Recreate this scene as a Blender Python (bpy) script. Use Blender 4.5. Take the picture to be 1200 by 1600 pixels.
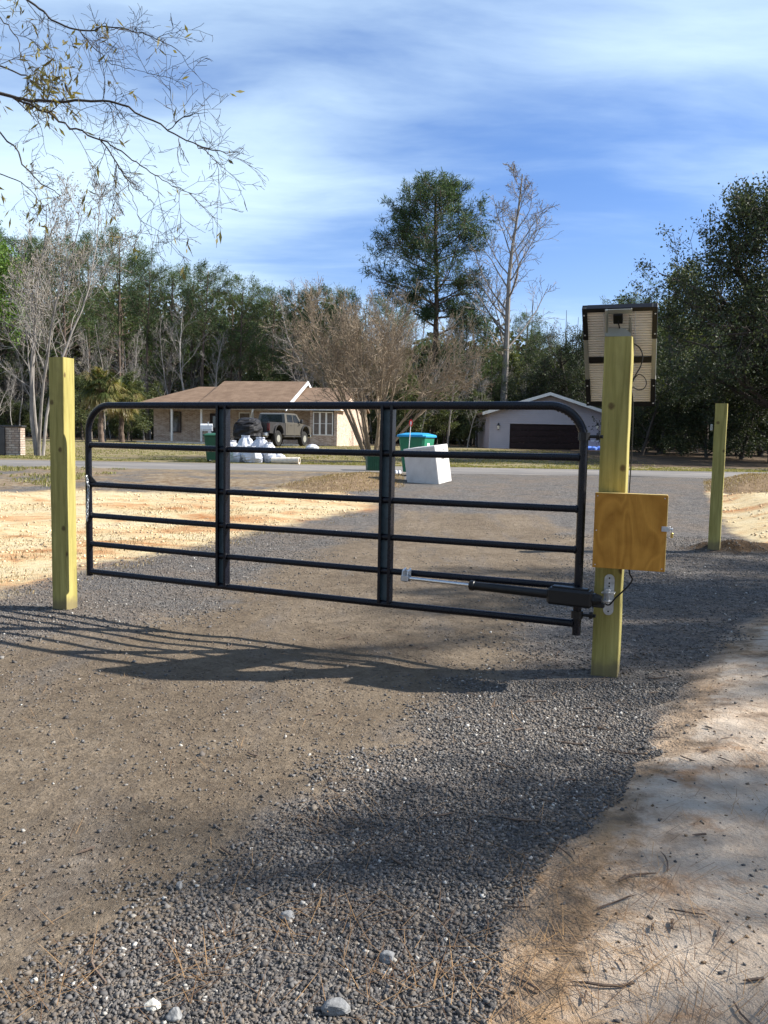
import bpy, math, random
import numpy as np
from mathutils import Vector, Matrix
R = math.radians
scene = bpy.context.scene
COL = scene.collection
for o in list(bpy.data.objects): bpy.data.objects.remove(o)

# ------------------------------------------------------------------ camera
FPX, W0, H0 = 1293.0, 1200.0, 1600.0
PITCH, ROLL, CH = 4.99, 0.019, 1.34
cr, sr, cp, sp = math.cos(ROLL), math.sin(ROLL), math.cos(R(PITCH)), math.sin(R(PITCH))
FWD = Vector((0, cp, -sp)); UP0 = Vector((0, sp, cp)); RT0 = Vector((1, 0, 0))
RT = RT0*cr + UP0*sr; UP = UP0*cr - RT0*sr
cd = bpy.data.cameras.new('camera'); cam = bpy.data.objects.new('camera', cd); COL.objects.link(cam)
cam.matrix_world = Matrix(((RT.x, UP.x, -FWD.x, 0), (RT.y, UP.y, -FWD.y, 0), (RT.z, UP.z, -FWD.z, CH), (0, 0, 0, 1)))
cd.sensor_fit = 'VERTICAL'; cd.sensor_height = 24.0; cd.lens = FPX/H0*24.0
cd.clip_start = 0.05; cd.clip_end = 3000
scene.camera = cam

# ------------------------------------------------------------------ light
SUN = Vector((1.30, 0.13, 1.0)).normalized()
elev = math.asin(SUN.z); azim = math.atan2(SUN.x, SUN.y)
sd = bpy.data.lights.new('sun', 'SUN'); sd.energy = 5.0; sd.angle = R(0.53); sd.color = (1.0, 0.95, 0.86)
sun = bpy.data.objects.new('sun', sd); COL.objects.link(sun)
sun.rotation_euler = SUN.to_track_quat('Z', 'Y').to_euler()
scene.view_settings.view_transform = 'Standard'; scene.view_settings.look = 'None'
scene.view_settings.exposure = 1.17; scene.view_settings.gamma = 1.0

class NG:
    """tiny helper around a node tree"""
    def __init__(s, tree): s.t = tree; s.n = tree.nodes; s.l = tree.links
    def node(s, typ, **kw):
        n = s.n.new(typ)
        for k, v in kw.items():
            if k == 'inp':
                for a, b in v.items(): s.put(n.inputs[a], b)
            else: setattr(n, k, v)
        return n
    def put(s, sock, v):
        if isinstance(v, bpy.types.NodeSocket): s.l.new(v, sock)
        elif isinstance(v, (tuple, list)) and len(v) == 3 and sock.type == 'RGBA': sock.default_value = (*v, 1)
        else: sock.default_value = v
    def math(s, op, a, b=0.0, c=0.0, clamp=False):
        n = s.node('ShaderNodeMath', operation=op); n.use_clamp = clamp
        s.put(n.inputs[0], a); s.put(n.inputs[1], b); s.put(n.inputs[2], c); return n.outputs[0]
    def mix(s, f, a, b, mode='MIX'):
        n = s.node('ShaderNodeMix', data_type='RGBA', blend_type=mode)
        s.put(n.inputs[0], f); s.put(n.inputs[6], a); s.put(n.inputs[7], b); return n.outputs[2]
    def ramp(s, f, stops):
        n = s.node('ShaderNodeValToRGB'); e = n.color_ramp.elements
        while len(e) < len(stops): e.new(0.5)
        for i, (p, c) in enumerate(stops):
            e[i].position = p; e[i].color = (*c, 1) if len(c) == 3 else c
        s.put(n.inputs[0], f); return n.outputs[0]
    def sstep(s, v, a, b):
        n = s.node('ShaderNodeMapRange', interpolation_type='SMOOTHSTEP')
        s.put(n.inputs[0], v); n.inputs[1].default_value = a; n.inputs[2].default_value = b; return n.outputs[0]
    def noise(s, co, scale, detail=4, rough=0.55, dist=0.0):
        n = s.node('ShaderNodeTexNoise'); s.put(n.inputs['Vector'], co)
        n.inputs['Scale'].default_value = scale; n.inputs['Detail'].default_value = detail
        n.inputs['Roughness'].default_value = rough; n.inputs['Distortion'].default_value = dist; return n.outputs[0]
    def voro(s, co, scale, feature='F1', rnd=1.0):
        n = s.node('ShaderNodeTexVoronoi', feature=feature); s.put(n.inputs['Vector'], co)
        n.inputs['Scale'].default_value = scale; n.inputs['Randomness'].default_value = rnd; return n
    def mapping(s, co, loc=(0,0,0), rot=(0,0,0), sc=(1,1,1)):
        n = s.node('ShaderNodeMapping'); s.put(n.inputs[0], co)
        n.inputs[1].default_value = loc; n.inputs[2].default_value = rot; n.inputs[3].default_value = sc; return n.outputs[0]
    def attr(s, name): return s.node('ShaderNodeAttribute', attribute_name=name).outputs['Fac']

world = bpy.data.worlds.new('World'); scene.world = world; world.use_nodes = True
w = NG(world.node_tree); w.n.clear()
sky = w.node('ShaderNodeTexSky', sky_type='NISHITA'); sky.sun_disc = False
sky.sun_elevation = elev; sky.sun_rotation = azim; sky.altitude = 50; sky.air_density = 1.0; sky.dust_density = 0.25; sky.ozone_density = 3.0
skyc = w.node('ShaderNodeHueSaturation', inp={'Saturation': 1.24, 'Value': 1.35, 'Color': sky.outputs[0]}).outputs[0]
gen = w.node('ShaderNodeTexCoord').outputs['Generated']
sep = w.node('ShaderNodeSeparateXYZ', inp={0: gen})
zz = w.math('ADD', w.math('MAXIMUM', sep.outputs[2], 0.0), 0.12)
pl = w.node('ShaderNodeCombineXYZ', inp={0: w.math('DIVIDE', sep.outputs[0], zz), 1: w.math('DIVIDE', sep.outputs[1], zz), 2: 0.0}).outputs[0]
warp = w.node('ShaderNodeTexNoise', inp={'Vector': pl, 'Scale': 0.9, 'Detail': 2}).outputs['Color']
plw = w.node('ShaderNodeVectorMath', operation='MULTIPLY_ADD', inp={0: warp, 1: (0.35, 0.35, 0), 2: pl}).outputs[0]
c1 = w.noise(w.mapping(plw, (3.1, 1.2, 0), (0, 0, R(24)), (0.38, 0.75, 1)), 1.0, 7, 0.5, 0.15)
c2 = w.noise(w.mapping(plw, (7.7, 4.1, 0), (0, 0, R(-10)), (0.7, 1.9, 1)), 1.2, 9, 0.58, 0.2)
cov = w.math('ADD', w.math('MULTIPLY', c1, 0.7), w.math('MULTIPLY', c2, 0.3))
# thicker veil towards the left of the view
veil = w.node('ShaderNodeVectorMath', operation='DOT_PRODUCT', inp={0: gen, 1: Vector((-0.36, 0.84, 0.36)).normalized()}).outputs['Value']
veil = w.sstep(veil, 0.86, 1.0)
cov = w.math('ADD', cov, w.math('MULTIPLY', veil, 0.10))
cf = w.math('MULTIPLY', w.sstep(cov, 0.39, 0.66), 0.88)
skyc = w.mix(1.0, skyc, (1.12, 0.96, 1.12), 'MULTIPLY'); hz = w.math('POWER', w.math('SUBTRACT', 1.0, w.math('MAXIMUM', sep.outputs[2], 0.0)), 7.0); skyc = w.mix(w.math('MULTIPLY', hz, 0.55), skyc, (5.6, 8.0, 10.6)); mixc = w.mix(cf, skyc, (7.6, 9.7, 11.4))
bgn = w.node('ShaderNodeBackground', inp={'Color': mixc, 'Strength': 0.053})
wo = w.node('ShaderNodeOutputWorld'); w.l.new(bgn.outputs[0], wo.inputs[0])

# ------------------------------------------------------------------ terrain maths
_rs = np.random.RandomState(5); _tab = _rs.rand(64, 64)
def vnoise(x, y):
    xi = np.floor(x).astype(int); yi = np.floor(y).astype(int); fx = x-xi; fy = y-yi
    fx = fx*fx*(3-2*fx); fy = fy*fy*(3-2*fy)
    a = _tab[xi & 63, yi & 63]; b = _tab[(xi+1) & 63, yi & 63]; c = _tab[xi & 63, (yi+1) & 63]; d = _tab[(xi+1) & 63, (yi+1) & 63]
    return (a*(1-fx)+b*fx)*(1-fy)+(c*(1-fx)+d*fx)*fy-0.5
def sst(v, a, b):
    t = np.clip((v-a)/(b-a), 0, 1); return t*t*(3-2*t)
def ray(px, py):
    return (FWD + RT*((px-W0/2)/FPX) + UP*((H0/2-py)/FPX))
def at(px, py, Y):                     # point of the scene seen at (px, py) at distance Y from the camera plane
    d = ray(px, py); return Vector((0, 0, CH)) + d*(Y/d.y)
def flat(px, py, z=0.0):
    d = ray(px, py); t = (z-CH)/d.z; return (d.x*t, d.y*t)
def base_ramp(y):
    return 0.42*sst(y, 11, 20) + 0.40*sst(y, 31, 52) + 0.1*sst(y, 52, 70)
def G0(px, py):
    z = 0.0
    for _ in range(30): x, y = flat(px, py, z); z = 0.5*z+0.5*float(base_ramp(np.array(y)))
    return (x, y)
def sdist(poly, X, Y):                 # signed distance, positive inside
    P = np.array(poly); n = len(P); D = np.full(X.shape, 1e9); ins = np.zeros(X.shape, bool)
    for i in range(n):
        ax, ay = P[i]; bx, by = P[(i+1) % n]; ex, ey = bx-ax, by-ay
        t = np.clip(((X-ax)*ex+(Y-ay)*ey)/(ex*ex+ey*ey+1e-12), 0, 1)
        D = np.minimum(D, np.hypot(X-ax-t*ex, Y-ay-t*ey))
        if ay != by:
            c = ((ay > Y) != (by > Y)) & (X < (bx-ax)*(Y-ay)/(by-ay)+ax); ins ^= c
    return np.where(ins, D, -D)
Z_DIRT = [G0(*p) for p in [(-350,1598),(40,1600),(300,1400),(480,1255),(640,1150),(770,1060),(860,960),(900,900),(925,850),(840,805),(640,800),(530,845),(420,890),(330,945),(190,985),(-250,1050)]]
Z_SANDR = [G0(*p) for p in [(770,1600),(835,1400),(925,1275),(1035,1185),(1085,1090),(1140,1010),(1215,955)]] + [(4.4,6.3),(9,7.5),(14,7),(14,-3),(0.35,-3),(0.3,1.2)]
Z_PILE = [G0(*p) for p in [(1105,768),(1150,775),(1215,772)]] + [(8.5,15.0),(9.5,11.0)] + [G0(*p) for p in [(1215,868),(1150,835),(1120,800)]]
Z_SANDL = [G0(*p) for p in [(-150,770),(130,766),(300,772),(420,766),(520,768),(600,784),(560,797),(430,822),(330,848),(230,868),(120,890),(0,925),(-150,960)]] + [(-9,6.5),(-13,13)]
Z_DRIVE = Z_STRAW = None
Z_ISLAND = [G0(*p) for p in [(440,762),(520,742),(580,738),(622,742),(622,762),(560,770),(480,772)]]
Z_STRAWR = [G0(*p) for p in [(1108,750),(1112,768),(1150,774),(1220,772)]] + [(12.5,15.5),(16,22),(10.4,23.2)]
Z_DRIVEALL = [(-14,-4),(-14,4.5)] + [G0(*p) for p in [(-150,962),(0,926),(120,892),(230,870),(330,850),(430,824),(560,798),(600,786),(622,764),(625,745)]] + [(0.6,23.6),(11.0,24.6)] + [G0(*p) for p in [(1100,752),(1104,768),(1120,802),(1150,838),(1190,866),(1300,880),(1300,950),(1215,953),(1140,1008),(1085,1088),(1035,1183),(925,1273),(835,1398),(770,1600)]] + [(0.3,1.2),(0.3,-4)]
def road_y(x): return 25.9+0.075*x
RW = 2.7
def tz(X, Y):
    X = np.asarray(X, float); Y = np.asarray(Y, float)
    z = base_ramp(Y)
    nearroad = 1-sst(np.abs(Y-road_y(X)), RW+0.3, RW+3)
    amp = (1-nearroad)
    z = z + amp*(0.05*vnoise(X*0.35, Y*0.35)*sst(Y, 3, 9) + 0.025*vnoise(X*1.3+9, Y*1.3) + 0.008*vnoise(X*5, Y*5+3))
    sr_ = sdist(Z_SANDR, X, Y); z = z + sst(sr_, -0.25, 0.25)*0.05*(1-sst(sr_, .25, 3)) + sst(sr_, .1, 1.5)*(0.05+0.05*vnoise(X*2.1, Y*2.1))
    sp_ = sdist(Z_PILE, X, Y); z = z + sst(sp_, -0.3, 1.2)*(0.22+0.16*vnoise(X*1.4, Y*1.4))
    si_ = sdist(Z_ISLAND, X, Y); z = z + sst(si_, -0.3, 1.2)*0.13*(1-nearroad)
    st_ = sdist(Z_STRAWR, X, Y); z = z + sst(st_, -0.2, 1.0)*0.25*(1-nearroad)
    sl_ = sdist(Z_SANDL, X, Y); z = z + sst(sl_, 0, 1)*0.05*vnoise(X*1.7, Y*3)
    px3, py3 = MOUND; dd = np.hypot((X-px3-.25)/1.5, Y-py3); z = z + 0.10*(1-sst(dd, 0.05, 0.55))*(1+1.2*vnoise(X*7, Y*7))
    return z
MOUND = G0(1116, 860)
def TZ(x, y): return float(tz(np.array([x]), np.array([y]))[0])
def G(px, py):
    z = 0.0
    for _ in range(30): x, y = flat(px, py, z); z = 0.6*z+0.4*TZ(x, y)
    return Vector((x, y, TZ(x, y)))
def on(px, Y):                          # ground point below column px at distance Y
    p = at(px, 700, Y); return Vector((p.x, Y, TZ(p.x, Y)))

# ------------------------------------------------------------------ mesh helpers
class MB:
    def __init__(s): s.v = []; s.f = []; s.n = 0; s.r = []
    def add(s, verts, faces, rnd=None):
        verts = np.asarray(verts, float).reshape(-1, 3); s.v.append(verts)
        for f in faces: s.f.append([i+s.n for i in f])
        s.r.append(np.full(len(verts), random.random() if rnd is None else rnd)); s.n += len(verts); return s
    def box(s, c, size, M=None, taper=None, bev=0.0):
        sx, sy, sz = [a/2 for a in size]; b = min(bev, sx*.9, sy*.9, sz*.9)
        if b <= 0:
            P = [(x*sx, y*sy, z*sz) for z in (-1, 1) for y in (-1, 1) for x in (-1, 1)]
            F = [(0,2,3,1),(4,5,7,6),(0,1,5,4),(2,6,7,3),(0,4,6,2),(1,3,7,5)]
        else:
            P = []; F = []; idx = {}
            for X in (-1, 1):
                for Y in (-1, 1):
                    for Z in (-1, 1):
                        for a in range(3):
                            q = [X*(sx-b), Y*(sy-b), Z*(sz-b)]; q[a] = [X*sx, Y*sy, Z*sz][a]
                            idx[(X, Y, Z, a)] = len(P); P.append(tuple(q))
            for a in range(3):
                o = [i for i in range(3) if i != a]
                for S in (-1, 1):
                    ring = []
                    for (u, v) in ((-1,-1),(1,-1),(1,1),(-1,1)):
                        k = [0,0,0]; k[a] = S; k[o[0]] = u; k[o[1]] = v; ring.append(idx[(*k, a)])
                    F.append(ring)
            for a in range(3):
                o = [i for i in range(3) if i != a]
                for u in (-1, 1):
                    for v in (-1, 1):
                        k0 = [0,0,0]; k1 = [0,0,0]; k0[a] = -1; k1[a] = 1
                        for k in (k0, k1): k[o[0]] = u; k[o[1]] = v
                        F.append([idx[(*k0, o[0])], idx[(*k1, o[0])], idx[(*k1, o[1])], idx[(*k0, o[1])]])
            for X in (-1, 1):
                for Y in (-1, 1):
                    for Z in (-1, 1): F.append([idx[(X,Y,Z,0)], idx[(X,Y,Z,1)], idx[(X,Y,Z,2)]])
        P = np.array(P)
        if taper is not None:
            k = np.where(P[:, 2:3] > 0, taper, 1.0); P[:, :2] *= k
        if M is not None: P = P @ np.array(M.to_3x3()).T
        return s.add(P+np.array(c), F)
    def tube(s, pts, rad, sides=8, cap=True, rnd=None):
        pts = [Vector(p) for p in pts]; n = len(pts)
        if not hasattr(rad, '__len__'): rad = [rad]*n
        t0 = (pts[1]-pts[0]).normalized(); a = t0.orthogonal().normalized(); V = []
        for i in range(n):
            t = (pts[min(i+1, n-1)]-pts[max(i-1, 0)]).normalized()
            a = (a - t*a.dot(t));
            a = a.normalized() if a.length > 1e-6 else t.orthogonal().normalized()
            b = t.cross(a)
            for k in range(sides):
                an = 2*math.pi*k/sides; V.append(tuple(pts[i]+(a*math.cos(an)+b*math.sin(an))*rad[i]))
        F = [(i*sides+k, i*sides+(k+1) % sides, (i+1)*sides+(k+1) % sides, (i+1)*sides+k) for i in range(n-1) for k in range(sides)]
        if cap: F.append(list(range(sides))[::-1]); F.append([(n-1)*sides+k for k in range(sides)])
        return s.add(V, F, rnd)
    def prism(s, poly, vec):             # polygon (3d points) extruded along vec
        n = len(poly); v = Vector(vec); V = [tuple(p) for p in poly]+[tuple(Vector(p)+v) for p in poly]
        F = [list(range(n))[::-1], list(range(n, 2*n))]+[(i, (i+1) % n, n+(i+1) % n, n+i) for i in range(n)]
        return s.add(V, F)
    def lathe(s, c, prof, sides=16, M=None):
        V = []; n = len(prof)
        for (r, z) in prof:
            for k in range(sides):
                an = 2*math.pi*k/sides; V.append((r*math.cos(an), r*math.sin(an), z))
        F = [(i*sides+k, i*sides+(k+1) % sides, (i+1)*sides+(k+1) % sides, (i+1)*sides+k) for i in range(n-1) for k in range(sides)]
        F.append(list(range(sides))[::-1]); F.append([(n-1)*sides+k for k in range(sides)])
        V = np.array(V)
        if M is not None: V = V @ np.array(M.to_3x3()).T
        return s.add(V+np.array(c), F)
def raw_mesh(name, V, F, mat, rnd=None, smooth=False):
    """V (n,3); F (m,k) arrays, k constant, or list of lists"""
    me = bpy.data.meshes.new(name)
    if isinstance(F, np.ndarray):
        m, k = F.shape; me.vertices.add(len(V)); me.vertices.foreach_set('co', np.asarray(V, np.float32).ravel())
        me.loops.add(m*k); me.loops.foreach_set('vertex_index', F.astype(np.int32).ravel())
        me.polygons.add(m); me.polygons.foreach_set('loop_start', np.arange(0, m*k, k, dtype=np.int32))
        me.polygons.foreach_set('loop_total', np.full(m, k, np.int32)); me.update(calc_edges=True)
    else: me.from_pydata([tuple(v) for v in V], [], F); me.update()
    if rnd is not None: a = me.attributes.new('rnd', 'FLOAT', 'POINT'); a.data.foreach_set('value', np.asarray(rnd, np.float32))
    me.materials.append(mat)
    if smooth: me.polygons.foreach_set('use_smooth', np.ones(len(me.polygons), bool))
    return me
def thing(name, label, cat, loc=(0, 0, 0), group=None, rz=0.0):
    o = bpy.data.objects.new(name, None); COL.objects.link(o); o.location = loc; o.rotation_euler = (0, 0, rz); o.empty_display_size = 0.2
    o['label'] = label; o['category'] = cat
    if group: o['group'] = group
    return o
def tag(o, label=None, cat=None, group=None, kind=None):
    for k, v in (('label', label), ('category', cat), ('group', group), ('kind', kind)):
        if v: o[k] = v
    return o
def root_of(o):
    p = Vector((0, 0, 0))
    while o is not None: p += Vector(o.location); o = o.parent
    return p
def obj(name, mb, mat, parent=None, smooth=False, local=False, loc=None, label=None):
    """mb in world coordinates (unless local); becomes one mesh object"""
    V = np.concatenate(mb.v); r = np.concatenate(mb.r)
    o = bpy.data.objects.new(name, None)
    off = Vector((0, 0, 0))
    if parent is not None: o_loc = Vector((0, 0, 0)); off = Vector((0,0,0)) if local else root_of(parent)
    else: o_loc = Vector(loc) if loc is not None else Vector((0, 0, 0)); off = o_loc if not local else Vector((0,0,0))
    me = raw_mesh(name, V-np.array(off), mb.f, mat, r, smooth)
    bpy.data.objects.remove(o); o = bpy.data.objects.new(name, me); COL.objects.link(o); o.location = o_loc
    if parent is not None: o.parent = parent
    if label: o['label'] = label
    if smooth:
        try: me.set_sharp_from_angle(angle=R(40))
        except Exception: pass
    return o
def children(o): return [c for c in bpy.data.objects if c.parent == o]
_ch = {}
def copy_thing(root, loc, rz=0.0, sc=1.0, label=None, group=None):
    c = root.copy(); COL.objects.link(c); c.location = loc; c.rotation_euler = (0, 0, rz); c.scale = (sc,)*3 if not hasattr(sc, '__len__') else sc
    if label: c['label'] = label
    if group: c['group'] = group
    if root.name not in _ch: _ch[root.name] = children(root)
    for ch in _ch[root.name]:
        d = ch.copy(); COL.objects.link(d); d.parent = c
    return c
def RZ(a): return Matrix.Rotation(a, 3, 'Z')

# ------------------------------------------------------------------ materials
def newmat(name, rough=0.8, spec=0.3, metal=0.0):
    m = bpy.data.materials.new(name); m.use_nodes = True; g = NG(m.node_tree); b = m.node_tree.nodes['Principled BSDF']
    b.inputs['Roughness'].default_value = rough; b.inputs['Specular IOR Level'].default_value = spec; b.inputs['Metallic'].default_value = metal
    return m, g, b
def simple(name, c, rough=0.7, spec=0.3, metal=0.0, var=0.25, scale=8.0, bump=0.0, bscale=40.0):
    m, g, b = newmat(name, rough, spec, metal); co = g.node('ShaderNodeTexCoord').outputs['Object']
    n = g.noise(co, scale, 5, 0.6); lo = tuple(x*(1-var) for x in c); hi = tuple(min(1, x*(1+var)) for x in c)
    g.put(b.inputs['Base Color'], g.ramp(n, [(0.3, lo), (0.7, hi)]))
    g.put(b.inputs['Roughness'], g.math('ADD', g.math('MULTIPLY', g.noise(co, scale*2.3, 3), 0.25), rough-0.12))
    if bump: g.put(b.inputs['Normal'], g.node('ShaderNodeBump', inp={'Strength': bump, 'Distance': 0.01, 'Height': g.noise(co, bscale, 5)}).outputs[0])
    return m
def leafmat(name, stops, trans=0.35, rough=0.6):
    m, g, b = newmat(name, rough, 0.3); r = g.attr('rnd')
    col = g.ramp(r, stops); g.put(b.inputs['Base Color'], col)
    t = g.node('ShaderNodeBsdfTranslucent', inp={'Color': g.mix(1.0, col, (1.3, 1.25, 0.7), 'MULTIPLY')})
    mx = g.node('ShaderNodeMixShader', inp={0: trans, 1: b.outputs[0], 2: t.outputs[0]})
    g.l.new(mx.outputs[0], g.n['Material Output'].inputs[0]); return m
def barkmat(name, lo, hi, sc=6.0):
    m, g, b = newmat(name, 0.9, 0.1); co = g.node('ShaderNodeTexCoord').outputs['Object']
    n = g.noise(g.mapping(co, sc=(1, 1, 0.35)), sc, 6, 0.65); r = g.attr('rnd')
    c = g.ramp(n, [(0.3, lo), (0.72, hi)]); g.put(b.inputs['Base Color'], g.mix(0.35, c, g.ramp(r, [(0, lo), (1, hi)])))
    g.put(b.inputs['Normal'], g.node('ShaderNodeBump', inp={'Strength': 0.6, 'Distance': 0.02, 'Height': n}).outputs[0]); return m
M = {}
M['bark_grey'] = barkmat('bark_grey', (0.11, 0.095, 0.085), (0.34, 0.31, 0.28))
M['bark_pale'] = barkmat('bark_pale', (0.12, 0.108, 0.098), (0.38, 0.35, 0.32))
M['bark_pine'] = barkmat('bark_pine', (0.055, 0.042, 0.035), (0.19, 0.14, 0.11))
M['bark_dark'] = barkmat('bark_dark', (0.03, 0.027, 0.025), (0.10, 0.085, 0.075))
M['bark_tan'] = barkmat('bark_tan', (0.14, 0.108, 0.08), (0.34, 0.27, 0.195))
M['needle'] = leafmat('needle', [(0, (0.032, 0.06, 0.022)), (0.5, (0.065, 0.105, 0.037)), (1, (0.12, 0.155, 0.055))], 0.35)
M['needle_blue'] = leafmat('needle_blue', [(0, (0.025, 0.05, 0.024)), (0.6, (0.052, 0.088, 0.038)), (1, (0.095, 0.13, 0.055))], 0.3)
M['oakleaf'] = leafmat('oakleaf', [(0, (0.018, 0.028, 0.016)), (0.6, (0.04, 0.056, 0.026)), (1, (0.085, 0.10, 0.045))], 0.25, 0.65)
M['bushleaf'] = leafmat('bushleaf', [(0, (0.035, 0.055, 0.02)), (0.5, (0.075, 0.095, 0.035)), (1, (0.13, 0.13, 0.055))], 0.3)
M['greenleaf'] = leafmat('greenleaf', [(0, (0.05, 0.10, 0.02)), (0.5, (0.09, 0.17, 0.03)), (1, (0.16, 0.24, 0.05))], 0.4)
M['drybud'] = leafmat('drybud', [(0, (0.10, 0.08, 0.06)), (0.6, (0.19, 0.155, 0.11)), (1, (0.30, 0.25, 0.17))], 0.2)
M['oldleaf'] = leafmat('oldleaf', [(0, (0.10, 0.07, 0.03)), (0.5, (0.16, 0.14, 0.05)), (1, (0.25, 0.23, 0.08))], 0.35)
M['frond'] = leafmat('frond', [(0, (0.035, 0.05, 0.02)), (0.45, (0.08, 0.10, 0.03)), (0.8, (0.22, 0.21, 0.08)), (1, (0.24, 0.18, 0.10))], 0.3, 0.4)
M['straw'] = leafmat('straw', [(0, (0.16, 0.11, 0.06)), (0.5, (0.30, 0.22, 0.12)), (1, (0.46, 0.37, 0.22))], 0.2)
M['grass'] = leafmat('grass', [(0, (0.10, 0.12, 0.03)), (0.5, (0.20, 0.20, 0.07)), (1, (0.34, 0.29, 0.13))], 0.3)
M['pineneedle'] = leafmat('pineneedle', [(0, (0.08, 0.045, 0.025)), (0.5, (0.17, 0.10, 0.05)), (1, (0.36, 0.22, 0.10))], 0.1)

def ground_mat():
    m, g, b = newmat('ground', 0.95, 0.12); co = g.node('ShaderNodeTexCoord').outputs['Object']
    nb = g.noise(co, 1.1, 6, 0.62); ns = g.noise(co, 7.0, 5, 0.65); nf = g.noise(co, 45.0, 4, 0.6)
    wob = g.math('ADD', g.math('MULTIPLY', g.math('SUBTRACT', nb, 0.5), 1.0), g.math('MULTIPLY', g.math('SUBTRACT', ns, 0.5), 0.55))
    wobs = g.math('ADD', g.math('MULTIPLY', g.math('SUBTRACT', nb, 0.5), 0.35), g.math('MULTIPLY', g.math('SUBTRACT', ns, 0.5), 0.35))
    v1 = g.voro(co, 85.0); v2 = g.voro(co, 190.0); v3 = g.voro(co, 23.0)
    # gravel
    gr = g.ramp(g.node('ShaderNodeSeparateColor', inp={0: v1.outputs['Color']}).outputs[0], [(0, (0.07, 0.068, 0.072)), (0.5, (0.16, 0.152, 0.155)), (0.85, (0.25, 0.235, 0.23)), (0.97, (0.38, 0.35, 0.32)), (1, (0.6, 0.57, 0.52))])
    gr2 = g.ramp(g.node('ShaderNodeSeparateColor', inp={0: v2.outputs['Color']}).outputs[1], [(0, (0.07, 0.068, 0.07)), (0.6, (0.15, 0.145, 0.145)), (1, (0.27, 0.26, 0.25))])
    gravel = g.mix(0.5, gr, gr2); gravel = g.mix(g.sstep(nb, 0.40, 0.62), gravel, g.mix(0.6, gravel, (0.22, 0.175, 0.14))); gravel = g.mix(g.math('MULTIPLY', g.sstep(g.noise(co, 3.1, 6, 0.7), 0.5, 0.62), 0.4), gravel, (0.09, 0.08, 0.075)); mid = g.noise(co, 17.0, 5, 0.75); gravel = g.mix(g.math('MULTIPLY', g.sstep(mid, 0.50, 0.66), 0.6), gravel, (0.36, 0.33, 0.295)); gravel = g.mix(g.math('MULTIPLY', g.math('SUBTRACT', 1.0, g.sstep(mid, 0.34, 0.48)), 0.6), gravel, (0.07, 0.062, 0.058))
    # dirt
    dirt = g.ramp(g.math('ADD', g.math('MULTIPLY', nb, 0.35), g.math('ADD', g.math('MULTIPLY', nf, 0.35), g.math('MULTIPLY', ns, 0.30))), [(0.34, (0.10, 0.074, 0.053)), (0.5, (0.205, 0.163, 0.12)), (0.64, (0.32, 0.262, 0.20))])
    dirt = g.mix(g.sstep(g.noise(g.mapping(co, rot=(0, 0, R(-8)), sc=(1.6, 0.35, 1)), 1.6, 7, 0.7), 0.50, 0.66), dirt, g.mix(0.55, dirt, gravel)); spk = g.sstep(g.noise(co, 130.0, 2), 0.58, 0.68); dirt = g.mix(g.math('MULTIPLY', spk, 0.6), dirt, (0.09, 0.085, 0.08))
    dirt = g.mix(g.math('MULTIPLY', g.sstep(g.noise(co, 15.0, 6, 0.75), 0.53, 0.66), 0.6), dirt, (0.10, 0.08, 0.065))
    # sand and clay
    tone = g.ramp(g.math('ADD', g.math('MULTIPLY', nb, 0.55), g.math('MULTIPLY', ns, 0.45)), [(0.30, (0.28, 0.20, 0.145)), (0.46, (0.54, 0.43, 0.335)), (0.62, (0.72, 0.62, 0.52))])
    sand = g.mix(g.math('MULTIPLY', g.sstep(g.noise(co, 2.3, 5, 0.65), 0.54, 0.68), 0.75), tone, (0.38, 0.20, 0.085))
    sand = g.mix(g.math('MULTIPLY', g.sstep(nf, 0.60, 0.72), 0.4), sand, (0.28, 0.21, 0.15))
    stl = g.noise(g.mapping(co, rot=(0, 0, R(12)), sc=(0.6, 1.0, 1)), 1.15, 9, 0.72, 0.5)
    sandl = g.ramp(stl, [(0.36, (0.50, 0.24, 0.10)), (0.44, (0.68, 0.44, 0.24)), (0.48, (0.72, 0.56, 0.33)), (0.58, (0.80, 0.68, 0.45)), (0.66, (0.66, 0.55, 0.36)), (0.72, (0.45, 0.37, 0.27))])
    sandl = g.mix(g.math('MULTIPLY', g.sstep(g.noise(co, 9.0, 5, 0.7), 0.55, 0.66), 0.65), sandl, (0.25, 0.19, 0.13))
    # dry lawn
    lawn = g.ramp(g.math('ADD', g.math('MULTIPLY', g.noise(co, 0.35, 6, 0.7), 0.55), g.math('MULTIPLY', ns, 0.45)), [(0.33, (0.16, 0.13, 0.08)), (0.47, (0.33, 0.27, 0.17)), (0.58, (0.27, 0.25, 0.12)), (0.72, (0.42, 0.36, 0.24))])
    lawn = g.mix(g.math('MULTIPLY', g.sstep(nf, 0.5, 0.7), 0.4), lawn, (0.12, 0.09, 0.06))
    straw = g.ramp(g.math('ADD', g.math('MULTIPLY', nf, 0.5), g.math('MULTIPLY', ns, 0.5)), [(0.33, (0.11, 0.08, 0.05)), (0.5, (0.27, 0.19, 0.12)), (0.68, (0.42, 0.32, 0.2))])
    litter = g.ramp(g.math('ADD', g.math('MULTIPLY', nf, 0.4), g.math('MULTIPLY', nb, 0.6)), [(0.35, (0.07, 0.05, 0.035)), (0.6, (0.17, 0.125, 0.085))])
    def m_(name, wb=wob, e=0.10, off=0.0): return g.sstep(g.math('ADD', g.attr(name), wb), off-e, off+e)
    k = lawn
    kd = m_('drive', wobs, 0.12)
    kl = m_('litter', wob, 1.2); k = g.mix(kl, k, litter)
    verge = g.mix(g.sstep(nb, 0.36, 0.58), gravel, g.mix(g.sstep(ns, 0.42, 0.6), straw, g.mix(0.5, dirt, (0.5, 0.42, 0.30)))); k = g.mix(m_('near', wob, 0.5), k, verge)
    k = g.mix(kd, k, gravel)
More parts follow.
